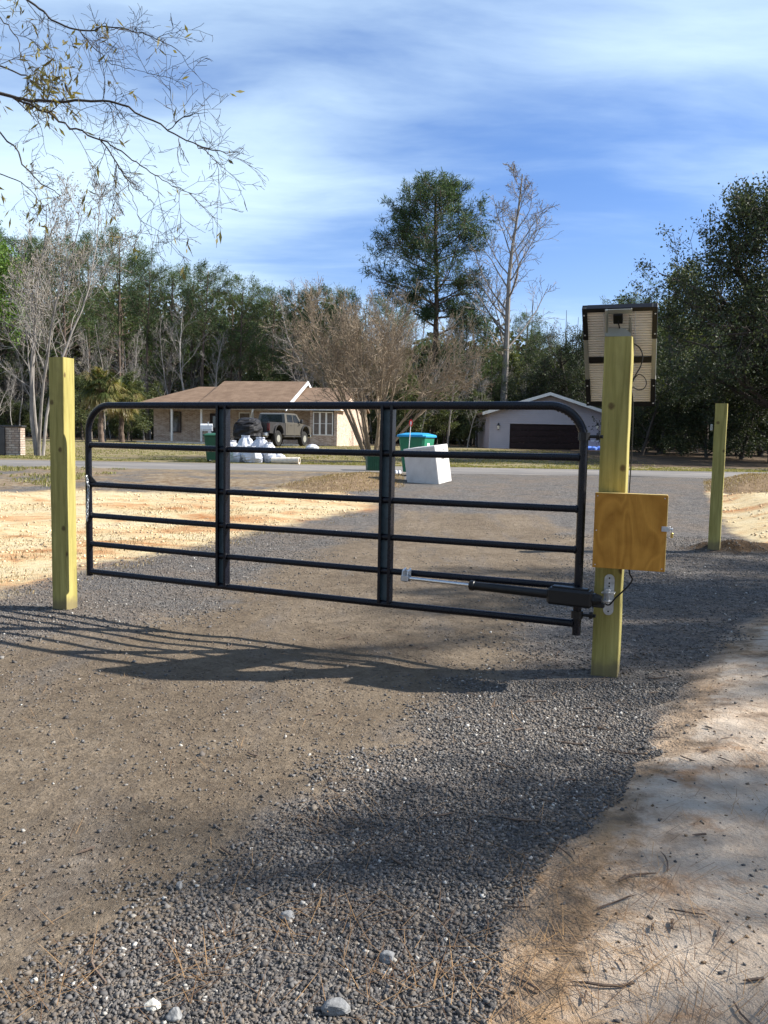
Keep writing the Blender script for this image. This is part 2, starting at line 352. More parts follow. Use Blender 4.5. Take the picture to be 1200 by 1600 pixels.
    kdirt = g.math('MULTIPLY', m_('dirt', wob, 0.22), kd); k = g.mix(kdirt, k, dirt)
    ksl = m_('sandl', wob, 0.3); k = g.mix(ksl, k, sandl)
    kp = m_('pile', wobs, 0.12); k = g.mix(kp, k, sandl)
    kst = m_('straw', wobs, 0.12); k = g.mix(kst, k, straw)
    ksr = m_('sandr', wobs, 0.13); k = g.mix(ksr, k, sand); edge = g.math('MULTIPLY', ksr, g.math('SUBTRACT', 1.0, g.sstep(g.math('ADD', g.attr('sandr'), g.math('MULTIPLY', wob, 1.6)), 0.0, 0.32))); k = g.mix(g.math('MULTIPLY', edge, 0.8), k, g.mix(g.sstep(ns, 0.35, 0.6), (0.13, 0.09, 0.058), (0.46, 0.29, 0.15)))
    kmd = m_('mound', wobs, 0.12); k = g.mix(kmd, k, g.mix(1.0, dirt, (0.55, 0.45, 0.35), 'MULTIPLY'))
    g.put(b.inputs['Base Color'], g.mix(1.0, k, (0.74, 0.72, 0.69), 'MULTIPLY'))
    # relief
    stone = g.math('SUBTRACT', 1.0, g.math('MULTIPLY', v1.outputs['Distance'], 1.3)); stone2 = g.math('SUBTRACT', 1.0, v2.outputs['Distance'])
    hg = g.math('ADD', g.math('MULTIPLY', stone, 0.6), g.math('ADD', g.math('MULTIPLY', stone2, 0.25), g.math('MULTIPLY', g.math('SUBTRACT', 1.0, v3.outputs['Distance']), 0.35)))
    hd = g.math('ADD', g.math('MULTIPLY', g.noise(co, 60.0, 6, 0.7), 0.9), g.math('MULTIPLY', g.noise(co, 14.0, 6, 0.7), 1.8))
    soft = g.math('MAXIMUM', kdirt, ksr); hsum = g.node('ShaderNodeMix', data_type='FLOAT', inp={0: soft, 2: hg, 3: hd}).outputs[0]
    g.put(b.inputs['Normal'], g.node('ShaderNodeBump', inp={'Strength': 0.95, 'Distance': 0.016, 'Height': hsum}).outputs[0])
    return m
M['ground'] = ground_mat()
def stone_mat():
    m, g, b = newmat('stone', 0.85, 0.2); r = g.attr('rnd'); co = g.node('ShaderNodeTexCoord').outputs['Object']
    c = g.ramp(r, [(0, (0.045, 0.044, 0.046)), (0.25, (0.085, 0.084, 0.087)), (0.38, (0.12, 0.095, 0.075)), (0.5, (0.095, 0.094, 0.097)), (0.7, (0.135, 0.13, 0.128)), (0.8, (0.19, 0.155, 0.12)), (0.93, (0.17, 0.165, 0.165)), (0.975, (0.30, 0.28, 0.25)), (1, (0.62, 0.6, 0.56))])
    g.put(b.inputs['Base Color'], g.mix(g.math('MULTIPLY', g.noise(co, 90, 4), 0.5), c, (0.12, 0.105, 0.09))); return m
M['stone'] = stone_mat()
M['rock_white'] = simple('rock_white', (0.6, 0.57, 0.5), 0.8, var=0.3, scale=30, bump=0.5)
M['rock_grey'] = simple('rock_grey', (0.2, 0.2, 0.2), 0.85, var=0.4, scale=40, bump=0.6)
def asphalt_mat():
    m, g, b = newmat('asphalt', 0.9, 0.2); co = g.node('ShaderNodeTexCoord').outputs['Object']
    n = g.noise(g.mapping(co, sc=(0.3, 1, 1)), 1.2, 6, 0.65); f = g.noise(co, 60, 3)
    c = g.ramp(g.math('ADD', g.math('MULTIPLY', n, 0.7), g.math('MULTIPLY', f, 0.3)), [(0.35, (0.115, 0.11, 0.108)), (0.52, (0.185, 0.172, 0.162)), (0.70, (0.30, 0.26, 0.215))])
    g.put(b.inputs['Base Color'], c); g.put(b.inputs['Normal'], g.node('ShaderNodeBump', inp={'Strength': 0.5, 'Distance': 0.01, 'Height': f}).outputs[0]); return m
M['asphalt'] = asphalt_mat()
def wood_mat(name, lo, hi, knot, ax='z', ply=False):
    m, g, b = newmat(name, 0.72, 0.25); co = g.node('ShaderNodeTexCoord').outputs['Object']
    if ply:
        cw = g.mapping(co, (0.3, 0, 0), sc=(1, 0.3, 0.42)); n = g.noise(cw, 5.5, 2, 0.5, 0.6)
        rings = g.math('FRACT', g.math('MULTIPLY', n, 7.0)); rg = g.math('ABSOLUTE', g.math('SUBTRACT', rings, 0.5))
        c = g.ramp(rg, [(0.0, hi), (0.22, tuple(0.5*(a+b_) for a, b_ in zip(lo, hi))), (0.5, lo)])
        c = g.mix(0.5, c, g.ramp(g.noise(co, 9, 4), [(0.3, lo), (0.7, hi)]))
    else:
        gn = g.noise(g.mapping(co, sc=(1, 1, 0.06)), 38, 5, 0.6, 0.4); c = g.ramp(gn, [(0.3, lo), (0.7, hi)])
        c = g.mix(0.35, c, g.ramp(g.noise(g.mapping(co, sc=(1, 1, .3)), 3.0, 3), [(0.35, lo), (0.65, hi)]))
    ks = g.node('ShaderNodeSeparateXYZ', inp={0: co}); kv = g.node('ShaderNodeCombineXYZ', inp={0: g.math('ADD', ks.outputs[0], g.math('MULTIPLY', ks.outputs[1], 0.8)), 1: g.math('MULTIPLY', ks.outputs[2], 0.6), 2: 0.0}).outputs[0]
    v = g.voro(g.mapping(kv, (0.33, 0.27, 0.0)), 4.8); v.voronoi_dimensions = '2D'; kk = g.math('SUBTRACT', 1.0, g.sstep(g.math('ADD', v.outputs['Distance'], g.math('MULTIPLY', g.noise(co, 30, 3), 0.05)), 0.055, 0.105))
    c = g.mix(g.math('MULTIPLY', kk, 0.0 if ply else 0.85), c, knot)
    fine = g.noise(g.mapping(co, sc=(1, 1, 0.05)), 160, 3)
    if not ply:
        crk = g.sstep(g.noise(g.mapping(co, (4, 1, 2), sc=(1, 1, 0.035)), 55, 4, 0.6), 0.645, 0.675); c = g.mix(g.math('MULTIPLY', crk, 0.65), c, knot)
        st = g.sstep(g.noise(g.mapping(co, sc=(1, 1, .5)), 6, 6, 0.7), 0.52, 0.72); c = g.mix(g.math('MULTIPLY', st, 0.45), c, (0.20, 0.17, 0.06))
        bs = g.math('SUBTRACT', 1.0, g.sstep(g.math('ADD', ks.outputs[2], g.math('MULTIPLY', g.noise(co, 14, 4), -0.12)), -0.03, 0.07)); c = g.mix(g.math('MULTIPLY', bs, 0.7), c, (0.14, 0.11, 0.07))
    g.put(b.inputs['Base Color'], c); g.put(b.inputs['Normal'], g.node('ShaderNodeBump', inp={'Strength': 0.7, 'Distance': 0.003, 'Height': fine}).outputs[0]); return m
M['post'] = wood_mat('post', (0.20, 0.172, 0.045), (0.47, 0.405, 0.14), (0.09, 0.05, 0.02))
M['ply'] = wood_mat('ply', (0.33, 0.14, 0.018), (0.60, 0.29, 0.05), (0.2, 0.1, 0.02), ply=True)
M['plyedge'] = simple('plyedge', (0.66, 0.47, 0.16), 0.7, var=0.2, scale=60)
M['gate'] = simple('gate', (0.005, 0.006, 0.011), 0.28, 0.30, var=0.3, scale=12, bump=0.05)
M['channel_lit'] = simple('channel_lit', (0.065, 0.10, 0.125), 0.45, 0.5, var=0.25, scale=14)  # lighter slate, sunlight inside the gate uprights put into the colour
M['black'] = simple('black', (0.006, 0.006, 0.007), 0.4, 0.4, var=0.3, scale=20)
M['rubber'] = simple('rubber', (0.02, 0.02, 0.02), 0.8, 0.2)
M['chrome'] = simple('chrome', (0.7, 0.7, 0.7), 0.18, 0.5, 1.0, var=0.05)
M['galv'] = simple('galv', (0.52, 0.54, 0.57), 0.38, 0.5, 0.75, var=0.2, scale=50)
M['brass'] = simple('brass', (0.55, 0.40, 0.13), 0.35, 0.5, 0.9, var=0.15)
M['alu'] = simple('alu', (0.36, 0.36, 0.32), 0.45, 0.5, 0.5, var=0.1)
M['cream'] = simple('cream', (0.88, 0.82, 0.74), 0.55, 0.3, var=0.08)
M['cell'] = simple('cell', (0.01, 0.015, 0.04), 0.12, 0.6, var=0.1)
M['boxwhite'] = simple('boxwhite', (0.55, 0.53, 0.51), 0.5, 0.3, var=0.12, scale=4)
M['white'] = simple('white', (0.70, 0.70, 0.70), 0.5, 0.3, var=0.06, scale=5)
M['whitebag'] = simple('whitebag', (0.52, 0.53, 0.58), 0.5, 0.3, var=0.12, scale=6, bump=0.4, bscale=9)
M['trim'] = simple('trim', (0.78, 0.75, 0.70), 0.6, 0.3, var=0.06)
M['greenbin'] = simple('greenbin', (0.012, 0.16, 0.085), 0.45, 0.4, var=0.15)
M['darkbin'] = simple('darkbin', (0.012, 0.075, 0.04), 0.5, 0.4, var=0.2)
M['bluelid'] = simple('bluelid', (0.015, 0.26, 0.50), 0.4, 0.4, var=0.12)
M['red'] = simple('red', (0.65, 0.03, 0.03), 0.3, 0.5, var=0.1)
M['maroon'] = simple('maroon', (0.022, 0.010, 0.010), 0.5, 0.3, var=0.3, scale=3)
M['glass'] = simple('glass', (0.02, 0.024, 0.03), 0.08, 0.8, var=0.4, scale=1.5)
M['curtain'] = simple('curtain', (0.16, 0.13, 0.11), 0.9, var=0.3)
M['truckpaint'] = simple('truckpaint', (0.095, 0.088, 0.075), 0.32, 0.5, 0.15, var=0.03, scale=2)
M['truckdark'] = simple('truckdark', (0.035, 0.034, 0.035), 0.35, 0.5, var=0.3, scale=3)
M['tarp'] = simple('tarp', (0.018, 0.018, 0.021), 0.65, 0.2, var=0.4, scale=5, bump=0.4, bscale=7)
M['taillight'] = simple('taillight', (0.10, 0.006, 0.006), 0.25, 0.5)
M['cardboard'] = simple('cardboard', (0.62, 0.55, 0.46), 0.8)
M['bulb'] = simple('bulb', (0.75, 0.72, 0.6), 0.2, 0.6)
M['bluetarp'] = simple('bluetarp', (0.10, 0.2, 0.6), 0.5, var=0.4, scale=9)
def brick_mat(name, c1, c2, mo, sc=1.0):
    m, g, b = newmat(name, 0.9, 0.1); tc = g.node('ShaderNodeTexCoord').outputs['Object']
    s = g.node('ShaderNodeSeparateXYZ', inp={0: tc}); xy = g.math('ADD', s.outputs[0], s.outputs[1])
    v = g.node('ShaderNodeCombineXYZ', inp={0: xy, 1: s.outputs[2], 2: 0.0}).outputs[0]
    br = g.node('ShaderNodeTexBrick', inp={'Vector': v, 'Color1': c1, 'Color2': c2, 'Mortar': mo, 'Scale': sc, 'Mortar Size': 0.012, 'Brick Width': 0.21, 'Row Height': 0.075, 'Bias': 0.0})
    c = g.mix(g.math('MULTIPLY', g.sstep(g.noise(v, 4.0, 6, 0.75), 0.4, 0.7), 0.6), br.outputs[0], (0.24, 0.15, 0.11))
    g.put(b.inputs['Base Color'], c); g.put(b.inputs['Normal'], g.node('ShaderNodeBump', inp={'Strength': 0.6, 'Distance': 0.01, 'Height': g.math('SUBTRACT', 1.0, br.outputs['Fac'])}).outputs[0]); return m
M['brick'] = brick_mat('brick', (0.60, 0.46, 0.36), (0.34, 0.21, 0.15), (0.60, 0.54, 0.46))
M['brick_pale'] = brick_mat('brick_pale', (0.52, 0.45, 0.38), (0.34, 0.27, 0.22), (0.2, 0.17, 0.15), 0.8)
def shingle_mat():
    m, g, b = newmat('shingle', 0.95, 0.1); co = g.node('ShaderNodeTexCoord').outputs['Object']
    br = g.node('ShaderNodeTexBrick', inp={'Vector': co, 'Color1': (0.21, 0.145, 0.10), 'Color2': (0.15, 0.10, 0.07), 'Mortar': (0.12, 0.07, 0.05), 'Scale': 1.0, 'Mortar Size': 0.012, 'Brick Width': 0.33, 'Row Height': 0.15})
    c = g.mix(0.4, br.outputs[0], g.ramp(g.noise(co, 1.3, 6, 0.7), [(0.35, (0.11, 0.075, 0.052)), (0.65, (0.26, 0.185, 0.13))])); g.put(b.inputs['Base Color'], c); return m
M['shingle'] = shingle_mat()
def siding_mat(name, c, pitch, axis=2):
    m, g, b = newmat(name, 0.6, 0.3); co = g.node('ShaderNodeTexCoord').outputs['Object']; s = g.node('ShaderNodeSeparateXYZ', inp={0: co})
    f = g.math('FRACT', g.math('DIVIDE', s.outputs[axis], pitch))
    g.put(b.inputs['Base Color'], g.mix(g.math('MULTIPLY', g.sstep(f, 0.90, 1.0), 0.35), g.ramp(g.noise(co, 1.5, 5), [(0.3, tuple(x*.9 for x in c)), (0.7, c)]), (0.25, 0.23, 0.23)))
    g.put(b.inputs['Normal'], g.node('ShaderNodeBump', inp={'Strength': 0.6, 'Distance': 0.02, 'Height': g.math('SUBTRACT', 1.0, f)}).outputs[0]); return m
M['siding'] = siding_mat('siding', (0.43, 0.395, 0.42), 0.15)

# ------------------------------------------------------------------ ground
def axis(lo, hi, c0, step, growth):
    a = [c0]; s = step
    while a[-1] < hi: a.append(a[-1]+s); s *= growth if a[-1] > CORE[1] else 1.0
    b = [c0]; s = step
    while b[-1] > lo: b.append(b[-1]-s); s *= growth if b[-1] < CORE[0] else 1.0
    return np.array(b[::-1][:-1]+a)
CORE = (-4.5, 5.0); xs = axis(-420, 420, 0.0, 0.05, 1.035)
CORE = (-1, 8.0); ys = axis(-40, 900, 1.0, 0.05, 1.018)
GX, GY = np.meshgrid(xs, ys); GZ = tz(GX, GY)
nx, ny = len(xs), len(ys)
V = np.stack([GX.ravel(), GY.ravel(), GZ.ravel()], 1)
ii = np.arange(nx*ny).reshape(ny, nx); Fq = np.stack([ii[:-1, :-1], ii[:-1, 1:], ii[1:, 1:], ii[1:, :-1]], -1).reshape(-1, 4)
D = {'drive': sdist(Z_DRIVEALL, GX, GY), 'dirt': sdist(Z_DIRT, GX, GY), 'sandl': sdist(Z_SANDL, GX, GY), 'sandr': sdist(Z_SANDR, GX, GY), 'pile': sdist(Z_PILE, GX, GY),
     'straw': np.maximum(sdist(Z_ISLAND, GX, GY), sdist(Z_STRAWR, GX, GY)),
     'near': (road_y(GX)-RW-GY)*0.5,
     'mound': 0.42-np.hypot((GX-MOUND[0]-.25)/1.7, GY-MOUND[1]),
     'litter': np.maximum((GX-8-0.0*GY)/2.0, (GY-66)/3.0)}
D['litter'] = np.where(GY > road_y(GX)+RW+4.5, D['litter'], -5.0)
D = {k: np.clip(v, -6, 6) for k, v in D.items()}
cx = V[Fq].mean(1)
drv = (sdist(Z_DRIVEALL, cx[:, 0], cx[:, 1]) > 0); snd = (np.maximum(np.maximum(sdist(Z_SANDL, cx[:, 0], cx[:, 1]), sdist(Z_PILE, cx[:, 0], cx[:, 1])), sdist(Z_SANDR, cx[:, 0], cx[:, 1])) > 0) & ~drv
for nm, sel in (('driveway', drv), ('sand', snd), ('ground', ~drv & ~snd)):
    F = Fq[sel]; used, inv = np.unique(F, return_inverse=True); me = raw_mesh(nm, V[used], inv.reshape(F.shape), M['ground'], smooth=True)
    for k, v in D.items():
        a = me.attributes.new(k, 'FLOAT', 'POINT'); a.data.foreach_set('value', v.ravel()[used].astype(np.float32))
    o = bpy.data.objects.new(nm, me); COL.objects.link(o); tag(o, kind='structure')
# road
rx = np.linspace(-150, 150, 301); Vr = []; 
for dy in (-RW, -RW+0.02, 0, RW-0.02, RW):
    yy = road_y(rx)+dy+(0.10*vnoise(rx*0.9, rx*0+dy) if abs(dy) == RW else 0)
    Vr.append(np.stack([rx, yy, tz(rx, yy)+(0.015 if abs(dy) < RW else -0.01)+0.02*(1-(dy/RW)**2)], 1))
Vr = np.concatenate(Vr); ii = np.arange(5*301).reshape(5, 301); Fr = np.stack([ii[:-1, :-1], ii[:-1, 1:], ii[1:, 1:], ii[1:, :-1]], -1).reshape(-1, 4)
o = bpy.data.objects.new('road', raw_mesh('road', Vr, Fr, M['asphalt'])); COL.objects.link(o); tag(o, kind='structure')

# scattered stones (crushed, angular) and needles
def stones(name, n, xr, yr, szr, zone, seed, label, big=0.0):
    rs = np.random.RandomState(seed); y = yr[0]+(yr[1]-yr[0])*rs.rand(n)**0.8; half = y*0.52+0.35; x = (rs.rand(n)*2-1)*half
    keep = zone(x, y, rs); x, y = x[keep], y[keep]; n = len(x); z = tz(x, y)
    s = szr[0]+(szr[1]-szr[0])*rs.rand(n)**3.0
    cube = np.array([(a, b, c) for c in (-1, 1) for b in (-1, 1) for a in (-1, 1)], float)*0.5
    P = cube[None]*(1+0.55*(rs.rand(n, 8, 3)-0.5))*np.where(rs.rand(n, 8, 1) < 0.3, 0.6, 1.0); P = P*s[:, None, None]*np.stack([1+.5*rs.rand(n), .7+.5*rs.rand(n), .5+.35*rs.rand(n)], 1)[:, None, :]
    A = rs.randn(n, 3, 3)*0.35; q, _ = np.linalg.qr(np.eye(3)[None]+A); a = rs.rand(n)*6.28; c_, s_ = np.cos(a), np.sin(a)
    Rz = np.zeros((n, 3, 3)); Rz[:, 0, 0] = c_; Rz[:, 0, 1] = -s_; Rz[:, 1, 0] = s_; Rz[:, 1, 1] = c_; Rz[:, 2, 2] = 1
    P = np.einsum('nij,nkj->nki', np.einsum('nij,njk->nik', Rz, q), P)+np.stack([x, y, z+s*0.16], 1)[:, None, :]
    Fc = np.array([(0,2,3,1),(4,5,7,6),(0,1,5,4),(2,6,7,3),(0,4,6,2),(1,3,7,5)]); F = (Fc[None]+(np.arange(n)*8)[:, None, None]).reshape(-1, 4)
    o = bpy.data.objects.new(name, raw_mesh(name, P.reshape(-1, 3), F, M['stone'], np.repeat(rs.rand(n), 8))); COL.objects.link(o); tag(o, label, 'gravel', kind='stuff'); return o
def z_gravel(x, y, rs):
    dr = sdist(Z_DRIVEALL, x, y); di = sdist(Z_DIRT, x, y); nn = vnoise(x*1.5, y*1.5)*0.8+vnoise(x*5, y*5)*0.5
    p = np.where((dr+nn*0.35 > 0), 1.0, 0.006)*np.clip(0.5-(di+nn*1.1)*1.6, 0.035, 1.0)*np.clip(1.0+nn*0.5, 0.3, 1); return rs.rand(len(x)) < p
stones('gravel', 250000, None, (1.6, 4.6), (0.003, 0.0125), z_gravel, 11, 'crushed dark grey gravel spread over the driveway in the foreground')
stones('gravel', 110000, None, (4.4, 12.0), (0.0045, 0.015), z_gravel, 12, 'grey gravel spread over the driveway around and past the gate')
def z_any(x, y, rs):
    p = np.where(sdist(Z_SANDR, x, y) > 0, 0.12, 1.0); return rs.rand(len(x)) < p
stones('pebbles', 230, None, (1.6, 12.0), (0.010, 0.026), z_any, 13, 'loose larger pebbles strewn over the driveway')
def z_crumb(x, y, rs): return (sdist(Z_DIRT, x, y)+vnoise(x*2, y*2) > 0) & (vnoise(x*3+7, y*3) > -0.15)
cro = stones('soil_crumbs', 42000, None, (1.6, 9.0), (0.003, 0.010), z_crumb, 14, 'small crumbs of soil and grit on the brown packed dirt track')
cro['category'] = 'soil'
M['crumb'] = simple('crumb', (0.15, 0.12, 0.095), 0.95, 0.1, var=0.4, scale=30); cro.data.materials[0] = M['crumb']
def z_clod(x, y, rs):
    return ((sdist(Z_SANDR, x, y) > -0.1)) & (rs.rand(len(x)) < 0.5) | ((np.abs(sdist(Z_SANDR, x, y)) < 0.12))
clo = stones('sand_crumbs', 6500, None, (1.6, 6.5), (0.003, 0.010), z_clod, 15, 'crumbs of bark, soil and sand on the pale sandy bank')
clo['category'] = 'soil'
def z_lclod(x, y, rs): return (np.maximum(sdist(Z_SANDL, x, y), sdist(Z_PILE, x, y)) > 0) & (vnoise(x*1.7, y*1.7)+.6*vnoise(x*5, y*5) > 0.0)
lcl = stones('sand_clods', 22000, None, (6.0, 17.0), (0.005, 0.034), z_lclod, 16, 'broken clods of pale and orange sand on the graded patches'); lcl['category'] = 'sand'; M['sandclod'] = simple('sandclod', (0.58, 0.43, 0.27), 0.95, 0.1, var=0.5, scale=2); lcl.data.materials[0] = M['sandclod']
M['clod'] = simple('clod', (0.20, 0.14, 0.09), 0.95, 0.1, var=0.6, scale=30); clo.data.materials[0] = M['clod']

def rock(name, px, py, s, mat, label, seed):
    rs = np.random.RandomState(seed); p = G(px, py); import bmesh
    bm = bmesh.new(); bmesh.ops.create_icosphere(bm, subdivisions=3, radius=1.0)
    P = np.array([v.co[:] for v in bm.verts]); F = [[v.index for v in f.verts] for f in bm.faces]; bm.free()
    for _ in range(14):
        d = rs.randn(3); d /= np.linalg.norm(d); h = 0.55+0.3*rs.rand(); k = P@d; P = P-np.outer(np.maximum(k-h, 0)*0.92, d)
    P = P*np.array(s)/2*(1+0.03*rs.randn(len(P), 1)); mb = MB(); mb.add(P+np.array([p.x, p.y, p.z+s[2]*0.28]), F, 0.5); o = obj(name, mb, mat, loc=p, smooth=False); tag(o, label, 'rock')
rock('rock', 237, 1577, (0.05, 0.038, 0.035), M['rock_white'], 'white rock lying on the gravel at the bottom left of the picture', 3)
rock('rock', 272, 1590, (0.045, 0.04, 0.03), M['rock_grey'], 'grey rock lying just right of the white rock on the gravel', 4)
rock('rock', 527, 1582, (0.075, 0.06, 0.04), M['rock_grey'], 'broad light grey rock at the bottom edge of the gravel', 5)
rock('rock', 448, 1436, (0.055, 0.04, 0.03), M['rock_grey'], 'dark flat rock with brown pine needles against it', 6)
rock('rock', 280, 1389, (0.026, 0.024, 0.03), M['rock_grey'], 'small upright grey stone where dirt track meets gravel', 7)
rock('rock', 605, 1501, (0.05, 0.045, 0.03), M['rock_grey'], 'rounded grey stone in the dark gravel right of centre', 8)

def blades(name, C, Dv, L, Wd, mat, rnd, label, cat, droop=0.0, kind='stuff', parent=None):
    """thin two-segment blades: base C, direction Dv"""
    n = len(C); S = np.cross(Dv, np.tile([0.1, 0.2, 1.0], (n, 1))); S /= np.linalg.norm(S, axis=1, keepdims=True)+1e-9; S *= (Wd/2)[:, None]
    mid = C+Dv*(L*0.5)[:, None]; tip = C+Dv*L[:, None]; tip[:, 2] -= droop*L
    P = np.stack([C-S, C+S, mid+S*0.8, mid-S*0.8, tip+S*0.25, tip-S*0.25], 1); F = np.array([(0,1,2,3),(3,2,4,5)]); F = (F[None]+(np.arange(n)*6)[:, None, None]).reshape(-1, 4)
    me = raw_mesh(name, P.reshape(-1, 3), F, mat, np.repeat(rnd, 6)); o = bpy.data.objects.new(name, me); COL.objects.link(o)
    if parent is not None: o.parent = parent
    else: tag(o, label, cat, kind=kind)
    return o
def needles():
    rs = np.random.RandomState(21); C = []; Dv = []; L = []
    def clump(x, y, n, spread, ang=None, aspread=3.14):
        for _ in range(n):
            a = (rs.rand()*6.28 if ang is None else ang+rs.randn()*aspread); cx_ = x+rs.randn()*spread; cy = y+rs.randn()*spread*1.2
            l = 0.07+0.11*rs.rand(); C.append((cx_, cy, 0)); Dv.append((math.cos(a), math.sin(a), 0)); L.append(l)
    for (px, py, n, s) in [(a_, b_, int(n_*(.45 if a_ > 610 else .8)), s_*1.25) for (a_, b_, n_, s_) in [(430,1430,26,.03),(330,1490,22,.035),(270,1540,18,.03),(490,1290,40,.05),(560,1340,22,.03),(550,1430,40,.04),(520,1470,14,.03),(75,1465,10,.02),(90,1560,26,.03),(120,1530,10,.02),(600,1540,40,.06),(320,1525,30,.05),(580,1285,16,.03),(400,1370,18,.04),(630,1560,60,.07),(700,1580,60,.07),(720,1480,30,.05),(850,1400,40,.05),(900,1420,70,.07),(1000,1340,60,.08),(1040,1240,60,.1),(960,1500,70,.07),(1080,1440,80,.05),(1150,1280,80,.09),(900,1330,60,.06),(1120,1560,60,.05),(860,1570,60,.06),(820,1500,40,.05),(1000,1590,50,.05),(560,1230,18,.05),(640,990,16,.06),(620,1010,12,.05),(880,1480,50,.06),(1020,1500,60,.08),(930,1385,50,.06)]]:
        p = G(px, py); clump(p.x, p.y, n, s*1.3, rs.rand()*3.1, 0.5+0.7*rs.rand())
    for _ in range(1150):
        y = 1.7+5.5*rs.rand()**1.3; x = (rs.rand()*2-1)*(0.52*y)
        if rs.rand() < (0.9 if sdist(Z_SANDR, np.array([x]), np.array([y]))[0] > -0.1 else 0.28): clump(x, y, 1+int(rs.rand()*2), 0.01, rs.rand()*6.28, .2)
    C = np.array(C); Dv = np.array(Dv); L = np.array(L); C[:, 2] = tz(C[:, 0], C[:, 1])+0.008+0.012*rs.rand(len(C))
    E = C+Dv*L[:, None]; E[:, 2] = tz(E[:, 0], E[:, 1])+0.007+0.014*rs.rand(len(C)); Dv = E-C; L = np.linalg.norm(Dv, axis=1); Dv /= L[:, None]
    blades('pine_needles', C, Dv, L, np.full(len(C), 0.0020), M['pineneedle'], rs.rand(len(C)), 'brown pine needles strewn over gravel and sand in the foreground', 'pine needles')
needles()
def twigs():
    rs = random.Random(8); mb = MB()
    for i in range(95):
        y = 1.8+4*rs.random()**1.2; x = rs.uniform(0.05, 0.5)*y if rs.random() < .7 else rs.uniform(-.4, .3)*y
        a = rs.random()*6.28; l = 0.04+0.13*rs.random()**2; p = []
        for k in range(5):
            p.append(Vector((x, y, TZ(x, y)+0.008))); x += math.cos(a)*l/4; y += math.sin(a)*l/4; a += rs.uniform(-.3, .3)
        mb.tube(p, [0.0035*rs.uniform(.5, 1.2)]*4+[0.001], 5)
    o = obj('twigs', mb, M['bark_pine']); tag(o, 'short broken twigs and bark bits lying on sand and gravel', 'twigs', kind='stuff')
twigs()
def tufts(name, n, region, h, mat, seed, label, cat, wd=0.01):
    rs = np.random.RandomState(seed); x, y = region(rs, n); n = len(x); a = rs.rand(n)*6.28; t = rs.rand(n)*0.9
    Dv = np.stack([np.cos(a)*t, np.sin(a)*t, np.ones(n)], 1); Dv /= np.linalg.norm(Dv, axis=1, keepdims=True)
    C = np.stack([x, y, tz(x, y)-0.005], 1); L = h*(0.4+0.8*rs.rand(n)); blades(name, C, Dv, L, wd*(0.6+rs.rand(n)), mat, rs.rand(n), label, cat, 0.25)
def rg_lawn(rs, n):
    y = 29.5+26*rs.rand(n)**1.6; x = (rs.rand(n)*2-1)*y*0.5; k = (y > road_y(x)+RW+0.1) & (vnoise(x*.5, y*.5)+vnoise(x*2, y*2)*.7 > -0.12) & ((x < 9+rs.rand(n)*3) | (y < road_y(x)+RW+4.2)); return x[k], y[k]
tufts('grass', 80000, rg_lawn, 0.055, M['grass'], 31, 'short patchy winter grass on the lawns beyond the road', 'grass', 0.03)
def rg_straw(rs, n):
    x = rs.rand(n)*22-5; y = 14+11*rs.rand(n); d = np.maximum(sdist(Z_ISLAND, x, y), sdist(Z_STRAWR, x, y)); k = d > -0.15; return x[k], y[k]
tufts('dry_grass', 90000, rg_straw, 0.055, M['straw'], 32, 'matted dead straw-coloured grass on the low mounds by the road', 'grass', 0.009)
def rg_left(rs, n):
    x = -14+11*rs.rand(n); y = 14+9*rs.rand(n); k = (x < -7.3+vnoise(x, y)*3) & (y > 16.5) & (vnoise(x*1.1, y*1.1)+.5*vnoise(x*4, y*4) > 0.0) & (y < road_y(x)-RW); return x[k], y[k]
tufts('weeds', 30000, rg_left, 0.09, M['grass'], 33, 'clumps of pale green weeds at the roadside on the left', 'weeds', 0.014)
def rg_dl(rs, n):
    x = -8+8.5*rs.rand(n); y = 6.2+8*rs.rand(n); k = (sdist(Z_SANDL, x, y) > -0.5) & (sdist(Z_SANDL, x, y) < 2.6) & (vnoise(x*1.6, y*2.6)+.5*vnoise(x*6, y*6) > 0.02); return x[k], y[k]
tufts('dead_weeds', 26000, rg_dl, 0.05, M['straw'], 34, 'flattened dead weeds and straw along the edge of the left sand', 'weeds', 0.006)

# ------------------------------------------------------------------ posts
def post(px0, px1, pyb, top_py, rot, w, label, name='wooden_post'):
    b0, b1 = G(px0, pyb), G(px1, pyb+2); c = (b0+b1)/2
    n = RZ(rot) @ Vector((0, 1, 0)); c = c + n*(w/2); z0 = TZ(c.x, c.y)
    Y = c.y; z1 = at((px0+px1)/2, top_py, Y-w/2).z; mb = MB()
    # slightly wavy long box
    k = 14; zs = [z0-0.3]+[z0+(z1-z0)*i/(k-1) for i in range(k)]; M3 = RZ(rot); V = []; e = 0.006; rs = random.Random(int(px0))
    ring = [(-1+e*8, -1), (1-e*8, -1), (1, -1+e*8), (1, 1-e*8), (1-e*8, 1), (-1+e*8, 1), (-1, 1-e*8), (-1, -1+e*8)]
    for zc in zs:
        ox, oy = rs.uniform(-1, 1)*.0015, rs.uniform(-1, 1)*.0015
        for (a, b) in ring:
            q = M3 @ Vector((a*w/2+ox, b*w/2+oy, 0)); V.append((c.x+q.x, c.y+q.y, zc))
    m = 8; F = [(i*m+j, i*m+(j+1) % m, (i+1)*m+(j+1) % m, (i+1)*m+j) for i in range(len(zs)-1) for j in range(m)]+[list(range(m))[::-1], [(len(zs)-1)*m+j for j in range(m)]]
    mb.add(V, F, 0.5); base = Vector((c.x, c.y, z0)); o = obj(name, mb, M['post'], loc=base); tag(o, label, 'post'); return o, base, z1
ROT_R = R(-21)
postR, PR, PRtop = post(923, 964, 1056, 525, ROT_R, 0.150, 'thick yellow-green timber gate post carrying the plywood box and the solar panel')
